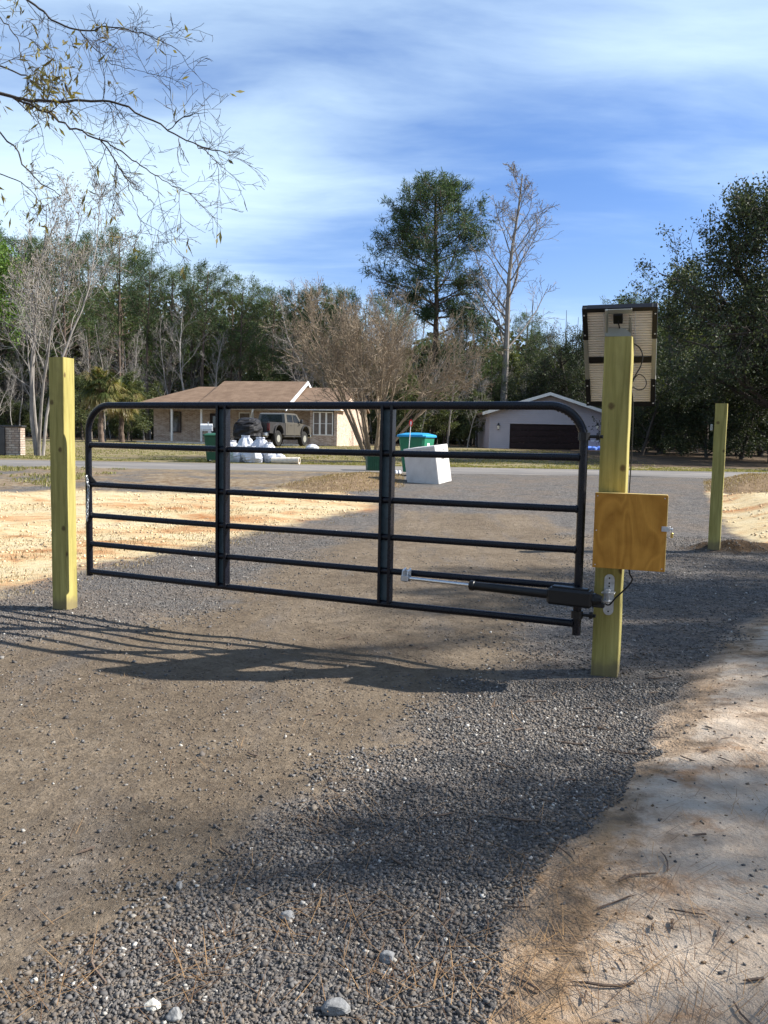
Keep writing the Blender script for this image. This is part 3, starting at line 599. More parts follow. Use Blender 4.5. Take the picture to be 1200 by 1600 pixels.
postL, PL, PLtop = post(82, 104, 952, 558, R(-17), 0.128, 'yellow-green timber post left of the free end of the gate')
post3, P3, P3top = post(1107, 1123, 858, 630, R(-25), 0.140, 'lone timber post farther back on the right, set in a small dirt mound')
# bits on the far post
mb = MB(); q = at(1112, 668, P3.y); mb.box(q+Vector((-0.0, 0.0, 0)), (0.03, 0.02, 0.08), RZ(R(-25)), bev=.005); obj('bracket', mb, M['alu'], post3)

# ------------------------------------------------------------------ gate
GR = at(908, 800, 4.69); GL = at(139, 780, 6.19); GR.z = GL.z = 0
gd = (GL-GR); GLEN = gd.length; gd.normalize(); gn = Vector((gd.y, -gd.x, 0)); gn = gn if gn.y < 0 else -gn   # gn: towards the camera
ZT = 1.552; OFF = [0, 0.292, 0.585, 0.818, 1.033, 1.245]; RB = 0.2
def gp(u, z, n=0.0): return GR+gd*u+gn*n+Vector((0, 0, z))
gate = thing('farm_gate', 'black tubular steel driveway gate with six rails and rounded top corners', 'gate', GR+gd*GLEN/2+Vector((0, 0, 0.0)))
mb = MB(); pts = [gp(0, ZT-1.245-0.065)]+[gp(0, ZT-1.245+i*(1.245-RB)/6) for i in range(7)]
pts += [gp(RB-RB*math.cos(a), ZT-RB+RB*math.sin(a)) for a in [R(90*i/12) for i in range(1, 13)]]
pts += [gp(RB+(GLEN-2*RB)*i/10, ZT) for i in range(1, 11)]
pts += [gp(GLEN-RB+RB*math.sin(a), ZT-RB+RB*math.cos(a)) for a in [R(90*i/12) for i in range(1, 13)]]
pts += [gp(GLEN, ZT-RB-i*(1.245-RB)/6) for i in range(1, 7)]+[gp(GLEN, ZT-1.245-0.03)]
mb.tube(pts, 0.0245, 16); obj('frame', mb, M['gate'], gate, smooth=True)
for i in range(1, 6):
    mb = MB(); mb.tube([gp(0.02+(GLEN-0.04)*k/12, ZT-OFF[i]-0.006*math.sin(math.pi*k/12)) for k in range(13)], 0.0205 if i < 5 else 0.0225, 14); obj('rail', mb, M['gate'], gate, smooth=True)
def uAt(px):     # where the image column px meets the gate
    d = ray(px, 780); n = gn; t = (GR-Vector((0, 0, CH))).dot(n)/d.dot(n); return (d*t-(GR-Vector((0, 0, CH)))).dot(gd)
for px in (604.5, 348.5):
    u = uAt(px); mb = MB(); hw = 0.042; t = 0.004; zc = ZT-1.245/2; H = 1.245-0.0
    # U-channel open towards the camera: two flanges and a web; web behind
    Mg = Matrix((gd, gn, Vector((0, 0, 1)))).transposed()
    mb.box(gp(u, zc, -0.021), (2*hw, t, H), Mg); mb.box(gp(u-hw+t/2, zc, 0.004), (t, 0.046, H), Mg); mb.box(gp(u+hw-t/2, zc, 0.004), (t, 0.046, H), Mg)
    mb.box(gp(u-hw+0.009, zc, 0.0285), (0.018, t, H), Mg); mb.box(gp(u+hw-0.009, zc, 0.0285), (0.018, t, H), Mg)
    up = obj('upright', mb, M['gate'], gate)
    mb = MB(); mb.box(gp(u, zc, -0.005), (2*hw-2*t-0.002, 0.003, H-0.03), Mg); obj('lit_web', mb, M['channel_lit'], up)  # sheet coloured brighter than the gate, as if sun reached inside
# small weld collars where rails meet the legs
for i in range(1, 6):
    for u in (0.024, GLEN-0.024): mb = MB(); mb.tube([gp(u-0.006, ZT-OFF[i]), gp(u+0.006, ZT-OFF[i])], 0.0245, 12); obj('weld', mb, M['gate'], gate)
# wrinkled bend (inside of the right corner)
mb = MB()
for k in range(9):
    a = R(14+k*7.5); c = gp(RB-RB*math.cos(a), ZT-RB+RB*math.sin(a)); inn = (gp(RB, ZT-RB)-c).normalized(); tn = gn.cross(inn)
    mb.tube([c+inn*0.019-tn*0.005, c+inn*0.019+tn*0.005], 0.009, 8)
obj('bend_wrinkle', mb, M['gate'], gate)
# hinges
for zc, nm in ((at(918, 682, 4.68).z, 'hinge'), (ZT-1.245+0.055, 'hinge')):
    mb = MB(); mb.tube([gp(0, zc-0.022), gp(0, zc+0.022)], 0.034, 14); mb.tube([gp(-0.02, zc), gp(-0.105, zc)], 0.010, 10); mb.tube([gp(-0.07, zc), gp(-0.088, zc)], 0.021, 6)
    obj(nm, mb, M['black'], gate)
# latch plate and chain at the free end
u = GLEN; zc = ZT-OFF[2]
mb = MB(); mb.prism([gp(u-0.02, zc+0.075, 0.004), gp(u-0.02, zc-0.01, 0.004), gp(u-0.115, zc-0.01, 0.004)], gn*0.006); obj('gusset', mb, M['black'], gate)
chain = thing('chain', 'short steel chain hanging on the free end of the gate', 'chain', gp(u, zc-0.27, 0.03))
mb = MB(); P0 = [gp(u-0.015, zc+0.05, 0.035), gp(u-0.030, zc-0.02, 0.035), gp(u-0.012, zc-0.26, 0.035)]
nl = 13
for k in range(nl):
    t = k/(nl-1); c = P0[0].lerp(P0[1], t/0.25) if t < .25 else P0[1].lerp(P0[2], (t-.25)/.75); side = gd if k % 2 else gn
    lp = [c+side*0.0075*math.cos(a)+Vector((0, 0, 0.0165*math.sin(a))) for a in [R(36*j) for j in range(11)]]
    mb.tube(lp, 0.0028, 6, cap=False)
obj('links', mb, M['galv'], chain, smooth=True)
# ------------------------------------------------------------------ actuator
def gpx(px, py, off):   # point on the plane parallel to the gate, off metres towards the camera
    d = ray(px, py); o = Vector((0, 0, CH)); n = gn; pt = GR+gn*off; t = (pt-o).dot(n)/d.dot(n); return o+d*t
A0 = gpx(634, 903, 0.065); A1 = gpx(942, 938, 0.085)
act = thing('gate_opener', 'black electric linear gate opener arm with chrome rod fixed across the lower rails', 'gate opener', Vector((A1.x, A1.y, A1.z)))
ax = (A1-A0).normalized(); sid = ax.cross(Vector((0, 0, 1))).normalized(); upv = sid.cross(ax).normalized()
if sid.y > 0: sid = -sid
Ma = Matrix((ax, sid, upv)).transposed(); La = (A1-A0).length
def fr(px): 
    a = gpx(px, 920, 0.075); return (a-A0).dot(ax)
mb = MB(); mb.tube([A0+ax*0.02, A0+ax*fr(742)], 0.0115, 14); obj('rod', mb, M['chrome'], act, smooth=True)
mb = MB(); f0, f1, f2 = fr(733), fr(857), fr(928)
mb.tube([A0+ax*f0, A0+ax*(f0+.006), A0+ax*(f0+.03), A0+ax*(f0+.034), A0+ax*f1], [0.024, 0.030, 0.030, 0.026, 0.026], 18); obj('sleeve', mb, M['black'], act, smooth=True)
mb = MB(); mb.box(A0+ax*(f1+f2)/2+upv*-0.002, (f2-f1, 0.085, 0.096), Ma, bev=0.014); mb.box(A0+ax*(f1+f2)/2+upv*0.05, ((f2-f1)*.8, 0.05, 0.012), Ma, bev=.004); mh = obj('motor_housing', mb, M['black'], act)
mb = MB(); mb.tube([A0+ax*(f2-.002), A0+ax*(f2+.012), A0+ax*(f2+.05)], [.034, .036, .022], 10); mb.box(A0+ax*(f2+.03)-upv*.028, (.07, .03, .03), Ma, bev=.005); obj('tail_fitting', mb, M['black'], act)
mb = MB(); mb.box(A0+upv*0.012-sid*0.02, (0.052, 0.012, 0.07), Ma, bev=0.003); mb.box(A0+sid*0.018+upv*.0, (0.05, 0.008, 0.034), Ma, bev=.002)
for s in (-1, 1): mb.tube([A0+ax*s*.017+upv*.055-sid*.03, A0+ax*s*.017+upv*.045+sid*.01, A0+ax*s*.017+upv*-.012+sid*.016], .0055, 8)
mb.tube([A0-upv*.024, A0+upv*.02], .008, 8); obj('clamp', mb, M['galv'], act)
mb = MB(); mb.box(A0-upv*0.012+sid*0.004, (0.04, 0.03, 0.018), Ma, bev=.003); obj('clevis', mb, M['black'], act)
# bracket on post
fn = RZ(ROT_R) @ Vector((0, -1, 0)); fx = RZ(ROT_R) @ Vector((1, 0, 0))
def pface(px, py, off=0.0):
    d = ray(px, py); o = Vector((0, 0, CH)); pt = PR+fn*(0.075+off); pt.z = 0; t = (pt-o).dot(fn)/d.dot(fn); return o+d*t
Mp = Matrix((fx, -fn, Vector((0, 0, 1)))).transposed()
b0, b1 = pface(951.5, 897), pface(951.5, 961)
mb = MB(); cc = (b0+b1)/2; hh = (b0.z-b1.z)/2; pw = 0.030
poly = [cc+fx*pw*math.cos(a)*.95+Vector((0, 0, hh-pw+pw*math.sin(a))) for a in [R(18*i) for i in range(11)]]+[cc+fx*pw*math.cos(a)*.95+Vector((0, 0, -hh+pw+pw*math.sin(a))) for a in [R(180+18*i) for i in range(11)]]
mb.prism([p+fn*0.001 for p in poly], fn*0.005); br = obj('mounting_plate', mb, M['galv'], act)
for dz in (hh-.022, hh-.052, hh-.07, -hh+.022): mb = MB(); mb.tube([cc+Vector((0, 0, dz))+fn*.004, cc+Vector((0, 0, dz))+fn*.0075], .005, 8); obj('bolt', mb, M['black'], br)
mb = MB(); mb.box(cc+fn*.035+Vector((0, 0, .018)), (0.075, .065, .007), Mp, bev=.002); mb.box(cc+fn*.035+Vector((0, 0, -.03)), (0.06, .065, .006), Mp, bev=.002)
mb.tube([cc+fn*.05+Vector((0, 0, -.05)), cc+fn*.05+Vector((0, 0, .04))], .009, 10); mb.tube([cc+fn*.05+Vector((0, 0, .03)), cc+fn*.05+Vector((0, 0, .038))], .015, 6); obj('bracket_arm', mb, M['galv'], act)

# ------------------------------------------------------------------ plywood control box
BD = 0.165
bx0 = pface(928, 830, BD+.0); bx1 = pface(1041, 830, BD); bt = pface(985, 772, BD).z; bb = pface(985, 890, BD).z
bc = (bx0+bx1)/2; bw = (bx1-bx0).length; bh = bt-bb; bc.z = (bt+bb)/2
cb = thing('control_box', 'square varnished plywood box with a hasp screwed to the gate post', 'box', (bc.x, bc.y, bb))
mb = MB(); t = 0.012
for s in (-1, 1): mb.box(bc-fn*(BD/2-.004)+fx*s*(bw/2-.012), (t, BD-.016, bh-.008), Mp, bev=.001)
for s in (-1, 1): mb.box(bc-fn*(BD/2-.004)+Vector((0, 0, s*(bh/2-.010))), (bw-.026-t, BD-.016, t), Mp, bev=.001)
mb.box(bc-fn*(BD-.006)+Vector((0, 0, 0)), (bw-.04, .010, bh-.035), Mp); obj('case', mb, M['plyedge'], cb)
mb = MB(); mb.box(bc+fn*.002, (bw, .012, bh), Mp, bev=.0012); dr = obj('door', mb, M['ply'], cb)
mb = MB(); mb.box(bc+fn*.0015+fx*(bw/2+.0015), (.003, .009, bh-.004), Mp); mb.box(bc+fn*.0015+Vector((0, 0, bh/2+.0015)), (bw-.004, .009, .003), Mp); obj('door_edge', mb, M['plyedge'], cb)
for sx, sz in ((-1, -1), (-1, 1), (1, -1), (1, 1), (-1, 0)):
    mb = MB(); sc_p = bc+fn*.0075+fx*sx*(bw/2-.014)+Vector((0, 0, sz*(bh/2-.016))); mb.tube([sc_p, sc_p+fn*.0015], .0035, 8); obj('screw', mb, M['galv'], cb)
hc = pface(1041, 827, BD+.012); mb = MB(); mb.box(hc-fx*.005, (.038, .004, .028), Mp, bev=.001); mb.box(hc+fx*.018-fn*.022, (.004, .05, .026), Mp, bev=.001); mb.tube([hc+fx*.02-fn*.01, hc+fx*.034-fn*.01], .006, 8); obj('hasp', mb, M['galv'], cb)
pk = hc+fx*.03-fn*.012-Vector((0, 0, .032))
lock = thing('padlock', 'small brass padlock hanging from the hasp of the plywood box', 'padlock', pk-Vector((0, 0, .015)))
mb = MB(); mb.box(pk, (.014, .026, .028), Mp, bev=.003); obj('body', mb, M['brass'], lock)
mb = MB(); mb.tube([pk+fn*.008+Vector((0, 0, .012)), pk+fn*.008+Vector((0, 0, .03)), pk+Vector((0, 0, .038)), pk-fn*.008+Vector((0, 0, .03)), pk-fn*.008+Vector((0, 0, .012))], .0025, 6); obj('shackle', mb, M['galv'], lock)

# ------------------------------------------------------------------ solar panel (seen from behind)
YT, YB = PR.y+0.0, PR.y+0.47
tl, tr, bl, brr = at(911.5, 480, YT), at(1024.5, 476, YT), at(918, 630, YB), at(1021, 632, YB)
pc = (tl+tr+bl+brr)/4; pwv = ((tr-tl)+(brr-bl))/2; pww = pwv.length; pux = pwv.normalized(); puy = (((tl+tr)-(bl+brr))/2); phh = puy.length; puy.normalize(); pn = pux.cross(puy).normalized()   # pn towards camera side?
puy = puy.normalized(); pux = Vector((-puy.y, puy.x, 0)).normalized(); pux = pux if pux.x > 0 else -pux
pn = pux.cross(puy).normalized(); phh *= 1.0; MPn = Matrix((pux, puy, pn)).transposed()
def pp(a, b, c=0.0): return pc+pux*a*pww/2+puy*b*phh/2+pn*c
sp_ = thing('solar_panel', 'small tilted solar panel on top of the gate post, its ribbed cream back showing', 'solar panel', (PR.x, PR.y+.1, PRtop))
fw = 0.024
mb = MB()
for s in (-1, 1): mb.box(pp(s, 0)-pux*s*fw/2, (fw, phh, 0.034), MPn, bev=.001); 
for s in (-1, 1): mb.box(pp(0, s)-puy*s*fw/2, (pww-2*fw, fw, 0.034), MPn)
obj('frame', mb, M['alu'], sp_)
mb = MB()
for sx in (-1, 1):
    for (b0_, b1_) in ((1.0, 0.40), (-1.0, -0.42)):
        L_ = abs(b1_-b0_)*phh/2; mb.box(pp(sx, (b0_+b1_)/2, .002)-pux*sx*(fw/2+.001), (fw+.004, L_, 0.038), MPn, bev=.001)
for s in (-1, 1): mb.box(pp(0, s, .0025)-puy*s*fw/2, (pww-2*fw-.006, fw+.003, 0.037), MPn)
mb.box(pp(0, -0.02, .010), (pww-2*fw-.004, .042, .014), MPn); obj('corner_frame', mb, M['black'], sp_)
for sx in (-1, 1):
    for b in (.88, .5, -.55, -.93): mb = MB(); mb.tube([pp(sx*.95, b, .02), pp(sx*.95, b, .0235)], .0045, 8); obj('screw', mb, M['white'], sp_)
mb = MB(); nr = 38; hb = (phh-2*fw)
for k in range(nr):
    b = -1+2*(k+.5)/nr; c = pp(0, 0, .0)+puy*b*hb/2; mb.box(c+pn*.001, (pww-2*fw-.001, hb/nr*.55, .016), MPn)
mb.box(pp(0, 0, -.003), (pww-2*fw-.001, hb, .004), MPn); obj('ribbed_back', mb, M['cream'], sp_)
mb = MB()
for s in (-.42, .42): mb.box(pp(s, 0, .008), (.004, hb-.004, .004), MPn)
obj('seam_strip', mb, M['white'], sp_)
mb = MB(); mb.box(pp(0, 0, -.012), (pww-2*fw-.001, phh-2*fw-.001, .006), MPn); obj('solar_cells', mb, M['cell'], sp_)
# bracket: a grey U frame between post and panel
mb = MB(); ptop = Vector((PR.x, PR.y, PRtop)); bt0 = at(965, 480, YT); 
for px in (948, 985):
    a = at(px, 482, YT+.01)+pn*.012; b = at(px, 524, YT+.1)+pn*.0; mid = (a+b)/2; b.y = max(b.y, PR.y+.082); mb.tube([a, mid, b], .009, 6)
mb.box((at(948, 484, YT)+at(987, 484, YT))/2+pn*.016, (.145, .03, .006), MPn, bev=.001)
bm0 = at(966, 519, PR.y+.085); mb.box(bm0, (.150, .006, .05), RZ(0), bev=.001); mb.tube([Vector((PR.x+.0, PR.y+.03, PRtop-.1)), Vector((PR.x, PR.y+.12, PRtop-.02)), pp(0, .55, 0)], .014, 8)
obj('bracket', mb, M['alu'], sp_)
jb = at(966, 495, YT+.03); mb = MB(); mb.box(jb+pn*.012, (.052, .065, .03), MPn, bev=.004); obj('junction_box', mb, M['black'], sp_)
# cables
def cable(name, P, r, label, parent=None):
    mb = MB(); P = [Vector(p) for p in P]; S = []
    for i in range(len(P)-1):
        p0, p1, p2, p3 = P[max(i-1, 0)], P[i], P[i+1], P[min(i+2, len(P)-1)]
        for k in range(8):
            t = k/8; S.append(0.5*((2*p1)+(p2-p0)*t+(2*p0-5*p1+4*p2-p3)*t*t+(3*p1-p0-3*p2+p3)*t**3))
    S.append(P[-1]); mb.tube(S, r, 6); o = obj(name, mb, M['rubber'], parent, smooth=True, loc=None if parent else P[-1])
    if not parent: tag(o, label, 'cable')
    return o
yc = PR.y+.05
def ac(px, py, dy=0.0): return at(px, py, yc+dy)
cable('panel_cable', [jb+pn*.02, at(967, 508, YT+.03), at(971, 517, PR.y+.12), ac(988, 535, .07), ac(999, 543, .03), ac(1004, 556), ac(1001, 572), ac(993, 586), ac(987, 597, -.01), ac(987, 612, -.01), ac(989, 632), ac(988, 680), ac(986, 725), ac(983, 770, -.03)], .0035, 'thin black cable running from the solar panel down behind the gate post')
cable('cable_loop', [ac(987, 600), ac(992, 590), ac(999, 585), ac(1007, 590), ac(1010, 599), ac(1006, 607), ac(997, 609), ac(988, 605), ac(987, 616), ac(988, 628)], .003, 'small loop of black cable beside the gate post below the solar panel')
cable('opener_cable', [pface(983, 888, .05), pface(984, 897, .05), pface(988, 905, .05), pface(983, 914, .05), pface(972, 925, .06), pface(962, 934, .07), pface(952, 945, .08), pface(945, 943, .09)], .0045, 'black cable curving from under the plywood box to the gate opener')

# ------------------------------------------------------------------ trees
def rot_about(v, axis, a): return Matrix.Rotation(a, 3, axis) @ v
def perp(v, rs):
    a = v.orthogonal().normalized(); return rot_about(a, v, rs.uniform(0, 6.283))
class Tree:
    def __init__(s, seed): s.rs = random.Random(seed); s.wood = MB(); s.trunk = MB(); s.tips = []; s.dirs = []
    def limb(s, p, d, L, r, lvl, sp):
        rs = s.rs; n = sp['seg'][lvl]; P = [Vector(p)]; d = Vector(d).normalized(); dirs = [d.copy()]
        for i in range(n):
            d = d + Vector((rs.gauss(0, 1), rs.gauss(0, 1), rs.gauss(0, 1)))*sp['wob'][lvl] + Vector((0, 0, sp['up'][lvl])); d.normalize()
            P.append(P[-1]+d*L/n); dirs.append(d.copy())
        rend = r*sp['tap'][lvl]; rad = [max(sp['rmin'], r+(rend-r)*(i/n)) for i in range(n+1)]
        tgt = s.trunk if lvl == 0 else s.wood
        tgt.tube(P, rad, sp['sides'][lvl], cap=(lvl == 0), rnd=rs.random())
        if lvl < len(sp['n']):
            lo, hi = sp['range'][lvl]; k = sp['n'][lvl]
            for j in range(k):
                t = lo+(hi-lo)*((j+rs.random())/k); f = t*n; i = min(int(f), n-1); q = P[i].lerp(P[i+1], f-i); dd = dirs[i+1]
                ang = R(rs.gauss(sp['ang'][lvl], sp.get('angv', 9))); ax = perp(dd, rs); nd = rot_about(dd, ax, ang)
                ln = sp['len'][lvl]*sp['prof'](t, lvl)*rs.uniform(0.7, 1.2)
                rr = (r+(rend-r)*t)*sp['rr'][lvl]
                s.limb(q, nd, ln*(1 if lvl == 0 else L/sp['ref'][lvl]), rr, lvl+1, sp)
        if lvl >= sp['tiplvl']:
            for i in range(1, n+1):
                if i == n or rs.random() < sp.get('tipd', 0.5): s.tips.append(P[i]); s.dirs.append(dirs[i])
def leaves(name, tips, dirs, k, L, Wd, spread, mat, parent, seed, fwd=0.5, droop=0.0, shape='blade'):
    rs = np.random.RandomState(seed); C = np.repeat(np.array([t[:] for t in tips]), k, 0); B = np.repeat(np.array([d[:] for d in dirs]), k, 0)
    n = len(C); C = C+rs.randn(n, 3)*spread; Dv = B*fwd+rs.randn(n, 3)*0.6; Dv[:, 2] -= droop; Dv /= np.linalg.norm(Dv, axis=1, keepdims=True)+1e-9
    S = np.cross(Dv, rs.randn(n, 3)); S /= np.linalg.norm(S, axis=1, keepdims=True)+1e-9; ln = L*(0.6+0.8*rs.rand(n)); wd = Wd*(0.6+0.8*rs.rand(n))
    clump = np.repeat(rs.rand(len(tips)), k); rnd = np.clip(0.55*clump+0.45*rs.rand(n), 0, 1)
    A = C-0*Dv; Mi = C+Dv*(ln*0.5)[:, None]; T = C+Dv*ln[:, None]; P = np.stack([A, Mi+S*(wd/2)[:, None], T, Mi-S*(wd/2)[:, None]], 1)
    F = (np.array([(0, 1, 2, 3)])[None]+(np.arange(n)*4)[:, None, None]).reshape(-1, 4)
    me = raw_mesh(name, P.reshape(-1, 3), F, mat, np.repeat(rnd, 4)); o = bpy.data.objects.new(name, me); COL.objects.link(o); o.parent = parent; return o
FAR = (0, -60, -30)
def finish(T, kind, label, cat, group, bark, leaf=None, k=6, L=.2, Wd=.05, spread=.1, seed=1, fwd=.5, droop=0., crown_name='crown'):
    t = thing(kind, label, cat, (0, 0, 0), group)
    obj('trunk', T.trunk, bark, t, smooth=True, local=True)
    if T.wood.n: obj('branches', T.wood, bark, t, local=True)
    if leaf: leaves(crown_name, T.tips, T.dirs, k, L, Wd, spread, leaf, t, seed, fwd, droop)
    return t
PINE = dict(seg=[14, 6, 3], wob=[.025, .10, .16], up=[.05, .07, .10], tap=[.22, .3, .4], rmin=.012, sides=[9, 5, 3], n=[46, 9], range=[(.42, .985), (.25, 1.0)],
            ang=[66, 42], len=[4.0, 1.45], prof=lambda t, l: (1-abs((t-.62)/.42)**2.2*.75) if l == 0 else (1.1-.5*t), rr=[.30, .45], ref=[1, 3.0], tiplvl=2, tipd=.6)
def pine(seed, H=18, **kw):
    sp = dict(PINE); sp.update(kw.get('sp', {})); T = Tree(seed); T.limb((0, 0, -.3), (0, 0, 1), H+.3, kw.get('r', .21), 0, sp); return T
BARE = dict(seg=[12, 7, 5, 3], wob=[.06, .12, .16, .2], up=[.05, .09, .07, .04], tap=[.15, .25, .3, .5], rmin=.008, sides=[8, 5, 3, 3], n=[20, 8, 6], range=[(.28, .97), (.2, 1.), (.15, 1.)],
            ang=[46, 40, 42], len=[4.6, 1.9, .8], prof=lambda t, l: (1.15-.75*t), rr=[.42, .5, .5], ref=[1, 4.0, 1.6], tiplvl=3, tipd=.3)
OAK = dict(seg=[8, 8, 5, 3], wob=[.08, .14, .18, .2], up=[.03, .05, .03, .0], tap=[.35, .25, .3, .5], rmin=.012, sides=[9, 5, 3, 3], n=[19, 8, 6], range=[(.16, 1.), (.25, 1.), (.2, 1.)],
           ang=[62, 46, 48], len=[6.0, 2.7, 1.1], prof=lambda t, l: (1-.35*abs(t-.45)/.55) if l == 0 else (1.15-.5*t), rr=[.42, .5, .5], ref=[1, 5.0, 2.2], tiplvl=3, tipd=.7)
def S(b, **k): d = dict(b); d.update(k); return d

def place(root, px, Y, top_py, H, rz, label=None, group=None, first=False, wide=1.0):
    if 745 < px < 985 and Y > 58: Y = max(Y, 73+(px*7 % 5))
    if 205 < px < 600 and Y > 54: Y = max(Y, 70+(px*7 % 5))
    b = on(px, Y); s = (at(px, top_py, Y).z-b.z)/H
    if first:
        root.location = b; root.rotation_euler = (0, 0, rz); root.scale = (s*wide, s*wide, s)
        if label: root['label'] = label
        if group: root['group'] = group
        return root
    return copy_thing(root, b, rz, (s*wide, s*wide, s), label, group)

rnd = random.Random(77)
# prototypes --------------------------------------------------------
gp_ = 'tall pines in the woods behind the houses'; lp_ = 'tall dark green pine standing in the woods behind the houses'
pineA = finish(pine(1), 'pine_tree', lp_, 'tree', gp_, M['bark_pine'], M['needle'], 11, .34, .045, .16, 1, .5)
pineB = finish(pine(2, sp=dict(range=[(.55, .985), (.3, 1.)], n=[36, 9], len=[3.5, 1.3])), 'pine_tree', lp_, 'tree', gp_, M['bark_pine'], M['needle_blue'], 11, .34, .045, .16, 2, .5)
pineC = finish(pine(3, sp=dict(range=[(.30, .985), (.3, 1.)], n=[52, 9], len=[4.4, 1.5])), 'pine_tree', lp_, 'tree', gp_, M['bark_pine'], M['needle'], 10, .36, .05, .18, 3, .5)
bg_ = 'leafless grey trees in the woods'; bl_ = 'leafless thin grey tree standing among the woods behind the houses'
def bare(seed, H, sp, r, bark, kind='bare_tree', label=bl_, group=bg_, leaf=None, **k):
    T = Tree(seed); T.limb((0, 0, -.3), (0, 0, 1), H, r, 0, sp); return finish(T, kind, label, 'tree', group, bark, leaf, **k)
bareA = bare(11, 14, S(BARE), .15, M['bark_grey'])
bareB = bare(12, 14, S(BARE, n=[14, 7, 6], range=[(.4, .97), (.2, 1.), (.15, 1.)], ang=[34, 36, 40]), .12, M['bark_pale'])
bareC = bare(13, 14, S(BARE, n=[16, 8, 5], wob=[.10, .15, .18, .2], ang=[52, 44, 42]), .13, M['bark_grey'])
ug_ = 'evergreen understorey trees in the woods'; ul_ = 'bushy olive green understorey tree in the woods behind the houses'
T = Tree(21); T.limb((0, 0, -.3), (0, 0, 1), 8, .14, 0, S(OAK, n=[16, 7, 5], len=[2.9, 1.5, .8], ref=[1, 3., 1.5])); 
under = finish(T, 'understorey_tree', ul_, 'tree', ug_, M['bark_dark'], M['bushleaf'], 6, .24, .12, .16, 21)
# --- the woods as a whole: individual trees, nearer than the far mass
for i in range(46):
    px = -60+i*29+rnd.uniform(-16, 16); Y = rnd.uniform(68, 92)
    if 560 < px < 780: top = rnd.uniform(470, 560)
    elif px < 200: top = rnd.uniform(370, 440)
    elif px < 330: top = rnd.uniform(400, 440)
    elif px < 560: top = rnd.uniform(430, 475)
    elif px < 950: top = rnd.uniform(490, 560)
    else: top = rnd.uniform(440, 520)
    pr = [pineA, pineB, pineC][i % 3]; place(pr, px, Y, top, 18, rnd.uniform(0, 6.28), first=(i < 3))
for i in range(60):
    px = -60+i*22+rnd.uniform(-14, 14); Y = rnd.uniform(63, 88); top = rnd.uniform(500, 585)
    if 80 < px < 180: top -= 40
    pr = [bareA, bareB, bareC][i % 3]; place(pr, px, Y, top, 14, rnd.uniform(0, 6.28), first=(i < 3), wide=0.85)
for i in range(50):
    px = -60+i*27+rnd.uniform(-14, 14); Y = rnd.uniform(64, 88)
    top = rnd.uniform(590, 650) if px < 700 else rnd.uniform(530, 640)
    place(under, px, Y, top, 8.3, rnd.uniform(0, 6.28), first=(i == 0), wide=1.2)
# --- far mass of woods (nobody can count it)
def far_woods():
    rs = np.random.RandomState(50); mb = MB(); 
    for i in range(900):
        Y = 92+60*rs.rand(); px = -350+1900*rs.rand(); p = on(px, Y); h = (10+9*rs.rand())
        if 430 < px: h *= .95
        mb.tube([p, p+Vector((rs.randn()*.3, rs.randn()*.3, h*.5)), p+Vector((rs.randn()*.5, rs.randn()*.5, h))], [.16, .11, .03], 4, cap=False, rnd=rs.rand())
    o = obj('distant_woods_trunks', mb, M['bark_grey']); tag(o, 'mass of distant tree trunks closing off the woods at the back', 'woods', kind='stuff')
    n = 340000; Y = 90+75*rs.rand(n)**1.3; px = -350+1900*rs.rand(n); X = (px-600)/FPX*Y
    hmax = 11.5+3.5*vnoise(X*.16, Y*.1)+3.*vnoise(X*.5+3, Y*.3); hmax = hmax+np.clip((600-px)/120, 0, 1)*4.0+np.clip((px-900)/100, 0, 1)*2.0
    Z = 0.9+hmax*rs.rand(n)**.75; keep = vnoise(X*.9, Z*.9+Y*.3)+.6*vnoise(X*2.2+5, Z*2.2) > -.26; X, Y, Z = X[keep], Y[keep], Z[keep]; n = len(X)
    D_ = rs.randn(n, 3); D_ /= np.linalg.norm(D_, axis=1, keepdims=True); Sd = np.cross(D_, rs.randn(n, 3)); Sd /= np.linalg.norm(Sd, axis=1, keepdims=True)
    C = np.stack([X, Y, Z], 1); L_ = (.35+.6*rs.rand(n))[:, None]; P = np.stack([C, C+D_*L_*.5+Sd*L_*.3, C+D_*L_, C+D_*L_*.5-Sd*L_*.3], 1)
    F = (np.array([(0, 1, 2, 3)])[None]+(np.arange(n)*4)[:, None, None]).reshape(-1, 4)
    me = raw_mesh('distant_woods', P.reshape(-1, 3), F, M['woods'], np.repeat(np.clip(.5+vnoise(X*.4, Y*.4+Z*.3)+.3*rs.randn(n), 0, 1), 4)); o = bpy.data.objects.new('distant_woods', me); COL.objects.link(o)
    tag(o, 'distant mass of brown and green woodland behind everything', 'woods', kind='stuff')
M['woods'] = leafmat('woods', [(0, (0.04, 0.035, 0.03)), (0.35, (0.12, 0.098, 0.07)), (0.65, (0.07, 0.088, 0.04)), (1, (0.11, 0.125, 0.05))], .2)
far_woods()

